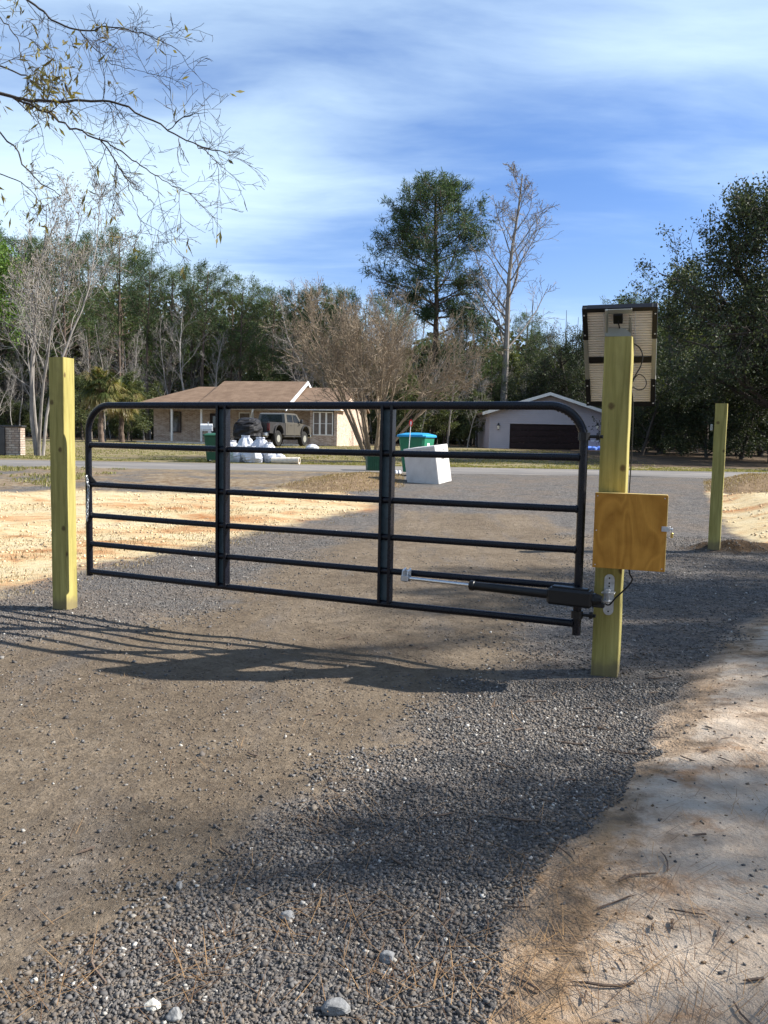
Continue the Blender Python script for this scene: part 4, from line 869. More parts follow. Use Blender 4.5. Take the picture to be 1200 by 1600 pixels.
# --- trees that single themselves out
# big pine with round open crown
BP = dict(seg=[16, 9, 5, 3], wob=[.03, .12, .16, .2], up=[.02, .025, .05, .04], tap=[.3, .3, .35, .5], rmin=.015, sides=[10, 6, 4, 3], n=[58, 9, 5], range=[(.50, .995), (.3, 1.), (.4, 1.)],
          ang=[70, 44, 42], len=[5.3, 2.4, 1.0], prof=lambda t, l: (max(.10, 1-abs((t-.75)/.255)**2.0)**.5) if l == 0 else (1.1-.5*t), rr=[.36, .5, .5], ref=[1, 5.0, 2.2], tiplvl=3, tipd=.5)
T = Tree(41); T.limb((0, 0, -.3), (0, 0, 1), 24, .36, 0, BP)
for (z_, dx, dz, L_) in [(13.2, -1, .45, 6.6), (14.4, -1, .30, 6.0), (12.2, -.8, .5, 4.6), (12.0, 1, .12, 4.8), (10.4, .8, .1, 3.8), (11.2, -.6, .15, 3.5)]: T.limb((0, 0, z_), (dx, T.rs.uniform(-.4, .4), dz), L_, .11, 1, dict(BP, ref=[1, 5.0, 2.2]))
bp = finish(T, 'pine_tree', 'tallest pine, with a round open crown high above the centre of the picture', 'tree', None, M['bark_pine'], M['needle_blue'], 6, .44, .06, .17, 41, .5)
place(bp, 676, 76, 276, 25.0, 0.0, first=True, wide=1.0)
# tall bare sycamore-like tree
TB = S(BARE, seg=[16, 9, 6, 4], wob=[.035, .10, .14, .2], n=[25, 9, 6], range=[(.32, .98), (.2, 1.), (.15, 1.)], len=[6.4, 2.6, 1.1], ang=[44, 38, 42], ref=[1, 5.6, 2.2], rmin=.013, prof=lambda t, l: (1.25-.95*t) if l == 0 else (1.15-.7*t), up=[.03, .07, .06, .03])
T = Tree(42); T.limb((0, 0, -.3), (0, 0, 1), 20, .27, 0, TB)
tb = finish(T, 'bare_tree', 'tallest leafless tree, its pale limbs reaching into the sky right of the round pine', 'tree', None, M['bark_grey'], M['drybud'], 1, .08, .03, .08, 42)
place(tb, 783, 66, 258, 20.3, 1.1, first=True, wide=1.2)
# spreading multi-stem crepe myrtle beside the road
def multistem(seed, nst, H, spread, r, sp, bark, label, kind, leaf, k=1, L=.06, Wd=.025, group=None, sprd=.03, base=.25):
    T = Tree(seed); rs = T.rs
    for i in range(nst):
        a = i*6.283/nst+rs.uniform(-.3, .3); e = spread*math.sqrt((i+.5)/nst)*rs.uniform(.8, 1.15) if nst > 1 else 0
        d = Vector((math.cos(a)*math.sin(e), math.sin(a)*math.sin(e), math.cos(e))); T.limb(Vector((math.cos(a)*base*.5, math.sin(a)*base*.5, -.2)), d, H*rs.uniform(.85, 1.05), r*rs.uniform(.7, 1.1), 0, sp)
    return finish(T, kind, label, 'tree', group, bark, leaf, k, L, Wd, sprd, seed)
CM = dict(seg=[9, 6, 4, 3], wob=[.05, .10, .14, .18], up=[.0, .04, .04, .02], tap=[.2, .3, .4, .5], rmin=.0075, sides=[7, 4, 3, 3], n=[12, 7, 6], range=[(.36, .98), (.15, 1.), (.1, 1.)],
          ang=[30, 32, 36], len=[3.0, 1.45, .75], prof=lambda t, l: (1.15-.6*t), rr=[.42, .5, .55], ref=[1, 2.8, 1.4], tiplvl=3, tipd=.25)
cm = multistem(43, 15, 6.5, R(37), .085, CM, M['bark_tan'], 'wide leafless tan tree fanning from many stems behind the gate', 'crepe_myrtle', M['drybud'], 1, .05, .02)
p = on(583, 34); cm.location = p; cm.scale = (.86, .86, .97)
# pale bare tree left
PB = S(BARE, seg=[12, 8, 5, 4], wob=[.075, .12, .15, .2], up=[.03, .06, .05, .02], n=[13, 7, 5], range=[(.30, .98), (.2, 1.), (.1, 1.)], ang=[30, 34, 40], len=[4.0, 2.0, 1.0], ref=[1, 3.8, 1.9], rmin=.008)
pb = multistem(44, 4, 10.8, R(16), .10, PB, M['bark_pale'], 'pale grey leafless tree with several upright stems behind the left post', 'bare_tree', M['drybud'], 1, .09, .04, sprd=.06)
p = on(62, 33.5); pb.location = p; pb.scale = (.92, .92, .99)
for (px, Y, top, wd, lb) in [(22, 45, 575, .8, 'small pale bare sapling behind the brick mailbox pillar at the far left'), (300, 61, 445, 1.0, 'pale leafless tree rising above the left part of the brown roof'), (345, 62, 500, .8, 'slender pale leafless tree leaning just right of the one above the brown roof')]:
    place(bareB, px, Y, top, 14, rnd.uniform(0, 6), label=lb, group='pale bare trees standing in front of the woods', wide=wd)
# thin twiggy mid-storey on the left and in the middle
for (px, Y, top, lb) in [(165, 58, 500, 'twiggy grey bare tree beside the palms'), (225, 60, 520, 'twiggy grey bare tree above the left end of the house roof'), (700, 62, 520, 'twiggy brown bare tree between the myrtle and the garage'), (730, 60, 590, 'low twiggy bare tree left of the garage'), (500, 62, 455, 'tall twiggy bare tree behind the myrtle crown'), (545, 64, 440, 'tall thin bare tree behind the right half of the myrtle crown'), (960, 64, 560, 'bare tree hidden partly behind the gate post'), (1090, 58, 560, 'dim bare tree in the gap left of the big dark oak')]:
    place(bareC, px, Y, top, 14, rnd.uniform(0, 6), label=lb, group='bare trees scattered in front of the woods')
# live oaks, dark
T = Tree(45); T.limb((0, 0, -.3), (0, 0, 1), 11, .36, 0, S(OAK)); H45 = 13.6
oak = finish(T, 'live_oak', 'large dark evergreen oak filling the right edge of the picture', 'tree', None, M['bark_dark'], M['oakleaf'], 10, .17, .075, .19, 45)
oak.location = on(1212, 40); oak.scale = (.90, .90, 1.03); oak.rotation_euler = (0, 0, 2.0)
for (px, Y, s, rz, lb, sz) in [(1330, 36, 1.0, 1.0, 'dark evergreen oak cut off by the right edge, behind the largest oak', 1.0), (885, 74, .88, 3.0, 'round dark evergreen oak rising behind the garage', .95), (1240, 55, 1.1, 4.4, 'dark evergreen oak deep in the woods at the far right', 1.0), (1120, 62, .85, 5.5, 'dark evergreen oak low in the woods behind the lone post', .7), (800, 78, .7, 2.2, 'small dark evergreen oak behind the left end of the garage', .75)]:
    copy_thing(oak, on(px, Y), rz, (s, s, s*sz), lb, 'dark evergreen oaks')
oak['group'] = 'dark evergreen oaks'
# lighter tall evergreen behind the solar panel, trunk seen right of it
T = Tree(46); T.limb((0, 0, -.3), (.0, 0, 1), 12, .25, 0, S(OAK, n=[17, 7, 6], len=[3.8, 2.0, .9], ref=[1, 3.6, 1.7], range=[(.42, 1.), (.25, 1.), (.2, 1.)]))
ev = finish(T, 'evergreen_tree', 'grey green evergreen with a dark trunk behind the solar panel', 'tree', None, M['bark_dark'], M['bushleaf'], 5, .22, .10, .16, 46)
place(ev, 1034, 50, 430, 13.2, .6, first=True)
# bright green evergreen at the left edge
T = Tree(47); T.limb((0, 0, -.3), (.0, 0, 1), 11, .2, 0, S(OAK, n=[16, 7, 6], len=[2.7, 1.7, .8], ref=[1, 2.6, 1.5], range=[(.50, 1.), (.25, 1.), (.2, 1.)]))
gv = finish(T, 'evergreen_tree', 'bright green evergreen tree cut off by the left edge of the picture', 'tree', None, M['bark_dark'], M['greenleaf'], 6, .16, .08, .13, 47)
place(gv, -30, 40, 285, 12.3, .6, first=True)
# understorey bushes in front of the woods
for (px, Y, top, wd, lb) in [(130, 60, 600, 1.3, 'olive bush behind the left palm trunk'), (205, 62, 640, 1.2, 'olive bush at the left end of the house'), (1010, 54, 610, 1.3, 'dark olive bush right of the solar panel post'), (1075, 56, 620, 1.4, 'dark olive bush left of the lone post'), (1150, 52, 600, 1.4, 'dark olive bush behind the lone post'), (1210, 50, 590, 1.4, 'dark olive bush at the right edge beneath the oaks'), (745, 64, 620, 1.1, 'olive bush left of the garage wall'), (700, 66, 610, 1.2, 'olive bush behind the blue lidded bin'), (985, 62, 620, 1.3, 'dark olive bush right of the garage')]:
    place(under, px, Y, top, 8.3, rnd.uniform(0, 6), label=lb, group='bushes in front of the woods', wide=wd)
T = Tree(23); T.limb((0, 0, -.3), (0, 0, 1), 7, .14, 0, S(OAK, n=[18, 7, 5], len=[3.4, 1.7, .9], ref=[1, 3.2, 1.6], range=[(.05, 1.), (.2, 1.), (.2, 1.)]))
hol = finish(T, 'evergreen_shrub', 'dark evergreen shrub low behind the solar panel post, at the edge of the woods', 'shrub', 'dark evergreen shrubs under the oaks', M['bark_dark'], M['oakleaf'], 9, .18, .09, .18, 23)
place(hol, 1002, 47, 590, 7.6, .3, first=True, wide=1.3)
for (px, Y, top, lb) in [(1062, 49, 600, 'dark evergreen shrub just left of the lone post'), (1105, 45, 585, 'dark evergreen shrub directly behind the lone post'), (1158, 43, 575, 'dark evergreen shrub between the lone post and the right edge'), (1215, 41, 560, 'dark evergreen shrub cut off by the right edge'), (1030, 55, 560, 'tall dark evergreen shrub farther back, right of the panel'), (1135, 54, 545, 'tall dark evergreen shrub farther back, right of the lone post'), (1190, 50, 520, 'tallest dark evergreen shrub under the big oak'), (960, 66, 585, 'dark evergreen shrub behind the right end of the garage')]:
    place(hol, px, Y, top, 7.6, rnd.uniform(0, 6), label=lb, group='dark evergreen shrubs under the oaks', wide=1.35)
# palms
def palm(px, Y, top, h, label, seed):
    b = on(px, Y); rs = random.Random(seed); t = thing('cabbage_palm', label, 'palm', b, 'cabbage palms left of the house')
    mb = MB(); n = 16; mb.tube([b+Vector((0.03*math.sin(i), 0, -.2+(h+.2)*i/n)) for i in range(n+1)], [.17+.03*(i % 2)-.004*i for i in range(n+1)], 10); obj('trunk', mb, M['bark_pine'], t)
    C = []; Dv = []; L_ = []; rn = []; c0 = b+Vector((0, 0, h)); mb = MB()
    for i in range(80):
        el = R(rs.uniform(-62, 78)); a = rs.uniform(0, 6.28); d = Vector((math.cos(a)*math.cos(el), math.sin(a)*math.cos(el), math.sin(el))); st = rs.uniform(.5, .95); tip = c0+d*st+Vector((0, 0, -.12))
        mb.tube([c0, c0+d*st*.5+Vector((0, 0, .03)), tip], [.018, .014, .01], 4); sd = d.cross(Vector((0, 0, 1))).normalized(); col = .05+.9*rs.random() if el > R(-20) else .8+.2*rs.random()
        for k in range(24):
            an = R(-85+170*k/23); q = (d*math.cos(an)+sd*math.sin(an)+Vector((0, 0, -.25*abs(math.sin(an))-.15))).normalized(); C.append(tip[:]); Dv.append(q[:]); L_.append(rs.uniform(.55, .95)); rn.append(min(1, max(0, col+rs.uniform(-.12, .12))))
    obj('leaf_stalks', mb, M['bark_tan'], t); rt = root_of(t); C = np.array(C)-np.array(rt)
    blades('fronds', C, np.array(Dv), np.array(L_), np.full(len(C), .055), M['frond'], np.array(rn), None, None, .35, parent=t)
palm(158, 53, 580, 3.6, 'left and thicker of the two cabbage palms beside the house', 1)
palm(190, 55, 580, 3.2, 'right and slimmer of the two cabbage palms beside the house', 2)

# ------------------------------------------------------------------ overhanging tree at the left
T = Tree(61); root = Vector((-7.6, 8.2, 0)); rs = T.rs
T.trunk.tube([root+Vector((0, 0, -.3)), root+Vector((.1, 0, 1.8)), root+Vector((.2, -.2, 3.6)), root+Vector((.5, -.1, 5.2)), root+Vector((.6, 0, 7.5))], [.17, .14, .12, .09, .05], 10, rnd=.4)
TW = dict(seg=[1, 6, 4, 3], wob=[0, .14, .18, .2], up=[0, -.01, -.02, -.02], tap=[1, .3, .4, .5], rmin=.0017, sides=[5, 4, 3, 3], n=[0, 5, 3], range=[(0, 0), (.15, 1.), (.2, 1.)], ang=[0, 42, 45], len=[0, .42, .2], prof=lambda t, l: 1.1-.5*t, rr=[1, .55, .6], ref=[1, .55, .4], tiplvl=2, tipd=.5, angv=16)
def trace(P, Y0, Y1, r0, r1, nt, src=None, droop=0):
    pts = [at(px, py, Y0+(Y1-Y0)*i/(len(P)-1)) for i, (px, py) in enumerate(P)]; fine = []
    if src is not None: pts = [src]+pts
    for i in range(len(pts)-1):
        p0, p1, p2, p3 = pts[max(i-1, 0)], pts[i], pts[i+1], pts[min(i+2, len(pts)-1)]
        for k in range(6):
            t = k/6; q = 0.5*((2*p1)+(p2-p0)*t+(2*p0-5*p1+4*p2-p3)*t*t+(3*p1-p0-3*p2+p3)*t**3); fine.append(q+Vector([rs.gauss(0, .006) for _ in range(3)]))
    fine.append(pts[-1]); n = len(fine); r0, r1 = r0*.60, r1*.75; nt = int(nt*.62+1); rad = [r0+(r1-r0)*i/(n-1) for i in range(n)]; T.wood.tube(fine, rad, 6, rnd=rs.random())
    for j in range(nt):
        i = rs.randrange(2, n-1); dd = (fine[i+1]-fine[i]).normalized(); nd = rot_about(dd, perp(dd, rs), R(rs.gauss(50, 14))); nd.z -= .15
        T.limb(fine[i], nd, rs.uniform(.15, .55), max(.003, rad[i]*.45), 1, TW)
tk = lambda z: root+Vector((.3, 0, z))
trace([(-160, 110), (0, 147), (60, 158), (130, 158), (190, 163), (262, 203), (322, 232), (375, 240)], 7.4, 6.6, .030, .003, 22, tk(4.1))
trace([(20, 152), (60, 170), (110, 198), (165, 222), (215, 255), (255, 282), (300, 303)], 7.3, 6.9, .017, .003, 15)
trace([(155, 215), (180, 250), (197, 280), (225, 305), (243, 320)], 7.0, 6.8, .010, .003, 10)
trace([(197, 280), (210, 320), (222, 362)], 6.9, 6.8, .006, .002, 6)
trace([(-120, -60), (40, 0), (80, 30), (125, 48), (170, 42), (215, 50), (255, 65), (290, 88)], 7.9, 7.1, .020, .003, 22, tk(5.2))
trace([(125, 48), (150, 78), (175, 100), (215, 110), (240, 112)], 7.6, 7.3, .008, .002, 10)
trace([(-150, 150), (0, 210), (40, 262), (70, 290), (95, 305)], 7.2, 6.8, .017, .004, 8, tk(3.5))
trace([(262, 203), (290, 182), (325, 176)], 6.9, 6.7, .007, .002, 6)
trace([(305, 225), (325, 240), (348, 262)], 6.7, 6.6, .006, .002, 5)
trace([(-140, 40), (-30, 90), (40, 120), (85, 150), (130, 190)], 8.3, 7.7, .020, .004, 20, tk(4.7))
trace([(-120, 240), (-20, 265), (40, 290), (70, 330)], 8.0, 7.8, .014, .004, 10, tk(3.4))
trace([(-100, -30), (-10, 20), (25, 60), (40, 110)], 7.8, 7.5, .014, .004, 12, tk(5))
oh = thing('overhanging_tree', 'thin tree with drooping bare branches and a few withered leaves at the top left', 'tree', root)
obj('trunk', T.trunk, M['bark_dark'], oh, smooth=True); obj('branches', T.wood, M['bark_dark'], oh)
inv = [(a, b) for a, b in zip(T.tips, T.dirs)]
sel = []
for a, b in inv:
    v = a-Vector((0, 0, CH)); xx = v.dot(RT)/v.dot(FWD)*FPX+600; yy = 800-v.dot(UP)/v.dot(FWD)*FPX
    pr_ = .16 if (xx < 130 and 60 < yy < 180) or (xx < 30) else (.045 if xx < 180 else .008)
    if rs.random() < pr_: sel.append((a-root, b))
leaves('leaves', [a for a, b in sel], [b for a, b in sel], 3, .085, .020, .03, M['oldleaf'], oh, 5, .3, .7)

# ------------------------------------------------------------------ shade trees outside the right edge
sh = [(17.0, 6.38, 12.5, 3.88), (10.65, 4.22, 7.74, 3.38), (15.81, 7.61, 10.11, 1.54), (17.81, 6.89, 11.68, 6.02), (13.89, 7.08, 8.81, 1.2), (18.48, 1.58, 12.5, 1.05), (11.58, 4.37, 6.75, 0.92), (16.65, 1.76, 11.64, 1.96), (15.0, 8.42, 10.57, 0.08), (19.84, 5.57, 12.5, 5.52), (19.21, 5.22, 12.5, 4.91)]
T = Tree(71); T.limb((0, 0, -.3), (0, 0, 1), 10, .15, 0, dict(PINE, len=[2.5, 1.0], n=[30, 8], ref=[1, 2.3], range=[(.40, .98), (.25, 1.)]))
shp = finish(T, 'pine_tree', 'young pine standing outside the right edge that shades the foreground', 'tree', 'young pines along the right side of the driveway', M['bark_pine'], M['needle'], 18, .24, .020, .10, 71)
for i, (x, y, h, rz) in enumerate(sh):
    if i == 0: shp.location = (x, y, TZ(x, y)); shp.scale = (h/10,)*3
    else: copy_thing(shp, (x, y, TZ(x, y)), rz, h/10)

# ------------------------------------------------------------------ brick house
HY, HROT = 57.0, R(-10)
hb = on(222, HY); hx = RZ(HROT) @ Vector((1, 0, 0)); hy = RZ(HROT) @ Vector((0, 1, 0)); HZ = hb.z; MH = RZ(HROT)
def hu(px):       # distance along the house front where the image column px meets it
    d = ray(px, 680); n = -hy; o = Vector((0, 0, CH)); t = (hb-o).dot(n)/d.dot(n); return (o+d*t-hb).dot(hx)
def hp(u, v, z): return Vector((hb.x, hb.y, HZ))+hx*u+hy*v+Vector((0, 0, z))
ULEN = hu(527); DEP = 8.2; EZ = 2.55
house = thing('brick_house', 'low brick ranch house with brown shingle roof and a covered front porch', 'house', hb)
mb = MB(); t = .2
PORCH = 1.9; up0 = hu(272)
mb.box(hp(hu(486)/2, PORCH, EZ/2), (hu(486), t, EZ), MH); mb.box(hp(hu(486), PORCH/2, EZ/2), (t, PORCH-.1, EZ), MH)
mb.box(hp((hu(522)+ULEN)/2, 0, EZ/2), (ULEN-hu(522), t, EZ), MH); mb.box(hp((hu(486)+hu(522))/2, 0.02, .35), (hu(522)-hu(486)-.01, t, .7), MH)
mb.box(hp(ULEN-t/2, DEP/2, EZ/2), (t, DEP-t-.01, EZ), MH); mb.box(hp(ULEN/2, DEP, EZ/2), (ULEN, t, EZ), MH); mb.box(hp(.1, DEP/2+PORCH/2, EZ/2), (t, DEP-PORCH-.3, EZ), MH)
mb.prism([hp(ULEN-.19, .05, EZ+.002), hp(ULEN-.19, DEP-.05, EZ+.002), hp(ULEN-.19, DEP/2, EZ+1.32)], hx*.18)
obj('wall', mb, M['brick'], house)
# roof: three sections along the front
def roofsec(u0, u1, rz, front=-.6, hipL=False, th=.12, back=.5):
    mb = MB(); f = front; bk = DEP+back; mid = DEP/2; ez = EZ-.02; x0 = u0+(3.2 if hipL else 0)
    a, b, c, d = hp(u0, f, ez), hp(u1, f, ez), hp(u1, mid, rz), hp(x0, mid, rz); e, g = hp(u1, bk, ez), hp(u0, bk, ez); k = Vector((0, 0, -th))
    V = [a, b, c, d, e, g]; V += [v+k for v in V]; F = [(0,1,2,3),(2,4,5,3),(0,3,5),(7,6,9,8),(8,9,11,10),(6,11,9),(0,6,7,1),(4,10,11,5),(0,5,11,6),(1,7,8,2),(2,8,10,4)]
    return mb.add([v[:] for v in V], F)
zA = at(285, 605, HY+DEP/2+.5).z-HZ; zB = at(380, 599, HY+DEP/2-.5).z-HZ; zC = at(490, 607, HY+DEP/2-1).z-HZ
obj('roof', roofsec(-.75, hu(322), zA, -.55, True), M['shingle'], house, label='lower left section of the brown shingle roof with a hipped end')
uB1 = hu(440)+.6
rB = obj('roof', roofsec(hu(318)-.1, uB1, zB+.12, -1.15), M['shingle'], house, label='taller middle section of the brown shingle roof with a white rake board')
obj('roof', roofsec(uB1-.05, ULEN+.45, zC, -.55), M['shingle'], house, label='lower right section of the brown shingle roof')
mb = MB(); a, b, c = hp(uB1+.02, -1.25, EZ-.1), hp(uB1+.02, DEP/2, zB+.14), hp(uB1+.02, DEP+.55, EZ-.1)
for p_, q_ in ((a, b), (b, c)): mb.prism([p_, q_, q_+Vector((0, 0, -.24)), p_+Vector((0, 0, -.24))], hx*.06)
obj('rake_board', mb, M['white'], rB)
mb = MB(); mb.box(hp(ULEN/2-.2, -.58, EZ-.14), (ULEN+1.0, .05, .20), MH); mb.box(hp((hu(318)+uB1)/2, -1.18, EZ-.14), (uB1-hu(318), .05, .20), MH)
mb.box(hp(ULEN/2, .6, EZ-.2), (ULEN+.6, 2.3, .03), MH); obj('fascia', mb, M['trim'], house)
mb = MB(); mb.box(hp((hu(486))/2, .7, -.02), (hu(486)+.2, 2.6, .2), MH); obj('porch_slab', mb, M['cardboard'], house)
for px in (272, 318, 397): 
    mb = MB(); mb.box(hp(hu(px), -.35, EZ/2), (.13, .13, EZ-.24), MH, bev=.01); obj('porch_post', mb, M['trim'], house)
def window(u0, u1, z0, z1, v=0., mull=0, glass='glass', name='window', fm='trim'):
    fr_ = MB(); w_ = .06; 
    fr_.box(hp((u0+u1)/2, v-.12, z0), (u1-u0+w_, .06, w_), MH); fr_.box(hp((u0+u1)/2, v-.12, z1), (u1-u0+w_, .06, w_), MH)
    for k in range(mull+2): fr_.box(hp(u0+(u1-u0)*k/(mull+1), v-.12, (z0+z1)/2), (w_ if k in (0, mull+1) else .12, .055, z1-z0-w_), MH)
    fr_.box(hp((u0+u1)/2, v-.118, (z0+z1)/2), (u1-u0-w_, .03, .03), MH); f = obj(name, fr_, M[fm], house)
    mb = MB(); mb.box(hp((u0+u1)/2, v-.105, (z0+z1)/2), (u1-u0, .02, z1-z0), MH); obj('pane', mb, M[glass], f)
pv = PORCH-.03
window(hu(251)-.1, hu(268)-.1, .75, 2.15, pv, 0, fm='maroon'); window(hu(362)-.1, hu(377), .7, 2.15, pv, 0, 'curtain'); window(hu(488)+.1, hu(520), .72, 2.2, .02, 2, 'curtain')
mb = MB(); mb.box(hp((hu(315)+hu(331))/2, pv-.12, 1.05), (.95, .06, 2.05), MH); dd = obj('door', mb, M['maroon'], house); mb = MB(); mb.box(hp((hu(315)+hu(331))/2, pv-.155, 1.5), (.5, .02, .8), MH); obj('pane', mb, M['glass'], dd)
mb = MB(); uu = hu(395); mb.tube([hp(uu+.45, -1.2, EZ-.2), hp(uu+.35, -1.1, EZ-.42), hp(uu+.05, -.5, EZ-.7), hp(uu, -.42, EZ-1.0), hp(uu, -.42, .1)], .055, 8); obj('downspout', mb, M['white'], house)
mb = MB(); mb.box(hp(ULEN-.03, DEP/2, EZ+.1), (.05, DEP+.9, .0), MH) if False else None

# ------------------------------------------------------------------ garage
GYD = 60.0; ga = on(764, GYD); gz = ga.z; gl, gr_ = at(764, 690, GYD).x, at(946, 690, GYD).x; gcx = (gl+gr_)/2; gw = gr_-gl
ez_ = at(764, 645, GYD).z-gz; az_ = at(855, 614, GYD).z-gz
gar = thing('garage', 'white sided garage with a low gable roof and a wide dark door', 'garage', (gcx, GYD, gz)); GD = 9.0
def q(x, y, z): return Vector((gcx+x, GYD+y, gz+z))
dl, drr = at(796, 690, GYD).x-gcx, at(913, 690, GYD).x-gcx; dh = at(850, 663, GYD).z-gz
gez = ez_+.10
sl = (az_-gez)/(gw/2+.55); wtop = lambda x: az_-sl*abs(x)-.2
mb = MB(); 
mb.prism([q(-gw/2, 0, -.2), q(dl, 0, -.2), q(dl, 0, wtop(dl)), q(-gw/2, 0, wtop(gw/2))], (0, .2, 0)); mb.prism([q(drr, 0, -.2), q(gw/2, 0, -.2), q(gw/2, 0, wtop(gw/2)), q(drr, 0, wtop(drr))], (0, .2, 0))
mb.prism([q(dl, 0, dh), q(drr, 0, dh), q(drr, 0, wtop(drr)), q(0, 0, wtop(0)), q(dl, 0, wtop(dl))], (0, .2, 0))
for s in (-1, 1): mb.box(q(s*(gw/2-.1), GD/2+.11, wtop(gw/2)/2), (.2, GD-.2, wtop(gw/2)))
obj('wall', mb, M['siding'], gar)
mb = MB()
for s in (-1, 1):
    e0 = q(s*(gw/2+.55), -.5, gez-.08); r0 = q(0, -.5, az_); P_ = [e0, r0, r0-Vector((0, 0, .12)), e0-Vector((0, 0, .12))]; mb.prism(P_ if s < 0 else P_[::-1], (0, GD+1, 0))
obj('roof', mb, M['shingle'], gar)
mb = MB()
for s in (-1, 1):
    e0 = q(s*(gw/2+.58), -.56, gez-.06); r0 = q(0, -.56, az_+.03); mb.prism([e0, r0, r0-Vector((0, 0, .22)), e0-Vector((0, 0, .22))], (0, .055, 0))
obj('rake_board', mb, M['trim'], gar)
mb = MB(); mb.prism([q(-gw/2+1.6, -.02, wtop(gw/2)+.72), q(gw/2-1.6, -.02, wtop(gw/2)+.72), q(0, -.02, wtop(0)-.02)], (0, .015, 0)); obj('gable_trim', mb, M['siding'], gar)
mb = MB(); n = 4
for k in range(n): mb.box(q((dl+drr)/2, .1, dh*(k+.5)/n), (drr-dl-.02, .05, dh/n-.015), bev=.01)
for j in range(8):
    for k in range(n): mb.box(q(dl+(drr-dl)*(j+.5)/8, .07, dh*(k+.5)/n), ((drr-dl)/8-.18, .02, dh/n-.2), bev=.008)
obj('door', mb, M['maroon'], gar)
mb = MB()
for x in (dl-.06, drr+.06): mb.box(q(x, -.015, dh/2), (.1, .03, dh))
mb.box(q((dl+drr)/2, -.015, dh+.06), (drr-dl+.24, .032, .1)); mb.box(q(-gw/2+.07, -.012, wtop(gw/2)/2), (.14, .03, wtop(gw/2))); mb.box(q(gw/2-.07, -.012, wtop(gw/2)/2), (.14, .03, wtop(gw/2))); obj('trim', mb, M['siding'], gar)
for px in (778.5, 933):
    c = at(px, 667, GYD); c.y = GYD-.12; mb = MB(); mb.lathe(c, [(.02, .30), (.05, .24), (.11, .10), (.12, .08)], 8); mb.lathe(c, [(.03, -.2), (.07, -.16)], 8); mb.box(c+Vector((0, .06, .05)), (.1, .1, .25)); l = obj('wall_lantern', mb, M['black'], gar)
    mb = MB(); mb.lathe(c, [(.07, -.155), (.105, .075)], 8); obj('lantern_glass', mb, M['bulb'], l)
bt_ = at(928, 709, GYD-.8); bt_.z = gz; mb = MB(); 
for k in range(6): mb.lathe(bt_+Vector((rnd.uniform(-.5, .5), rnd.uniform(-.2, .2), .0)), [(.0, 0), (.3, .02), (.28, .16), (.1, .27), (.02, .3)], 9)
tag(obj('blue_tarp', mb, M['bluetarp'], loc=bt_, smooth=True), 'crumpled blue tarp on the ground at the right of the garage door', 'tarp')
ws = at(929, 689, GYD); mb = MB(); mb.box((ws.x, GYD-.03, ws.z), (.55, .03, .09), bev=.004); obj('vent_cover', mb, M['white'], gar)

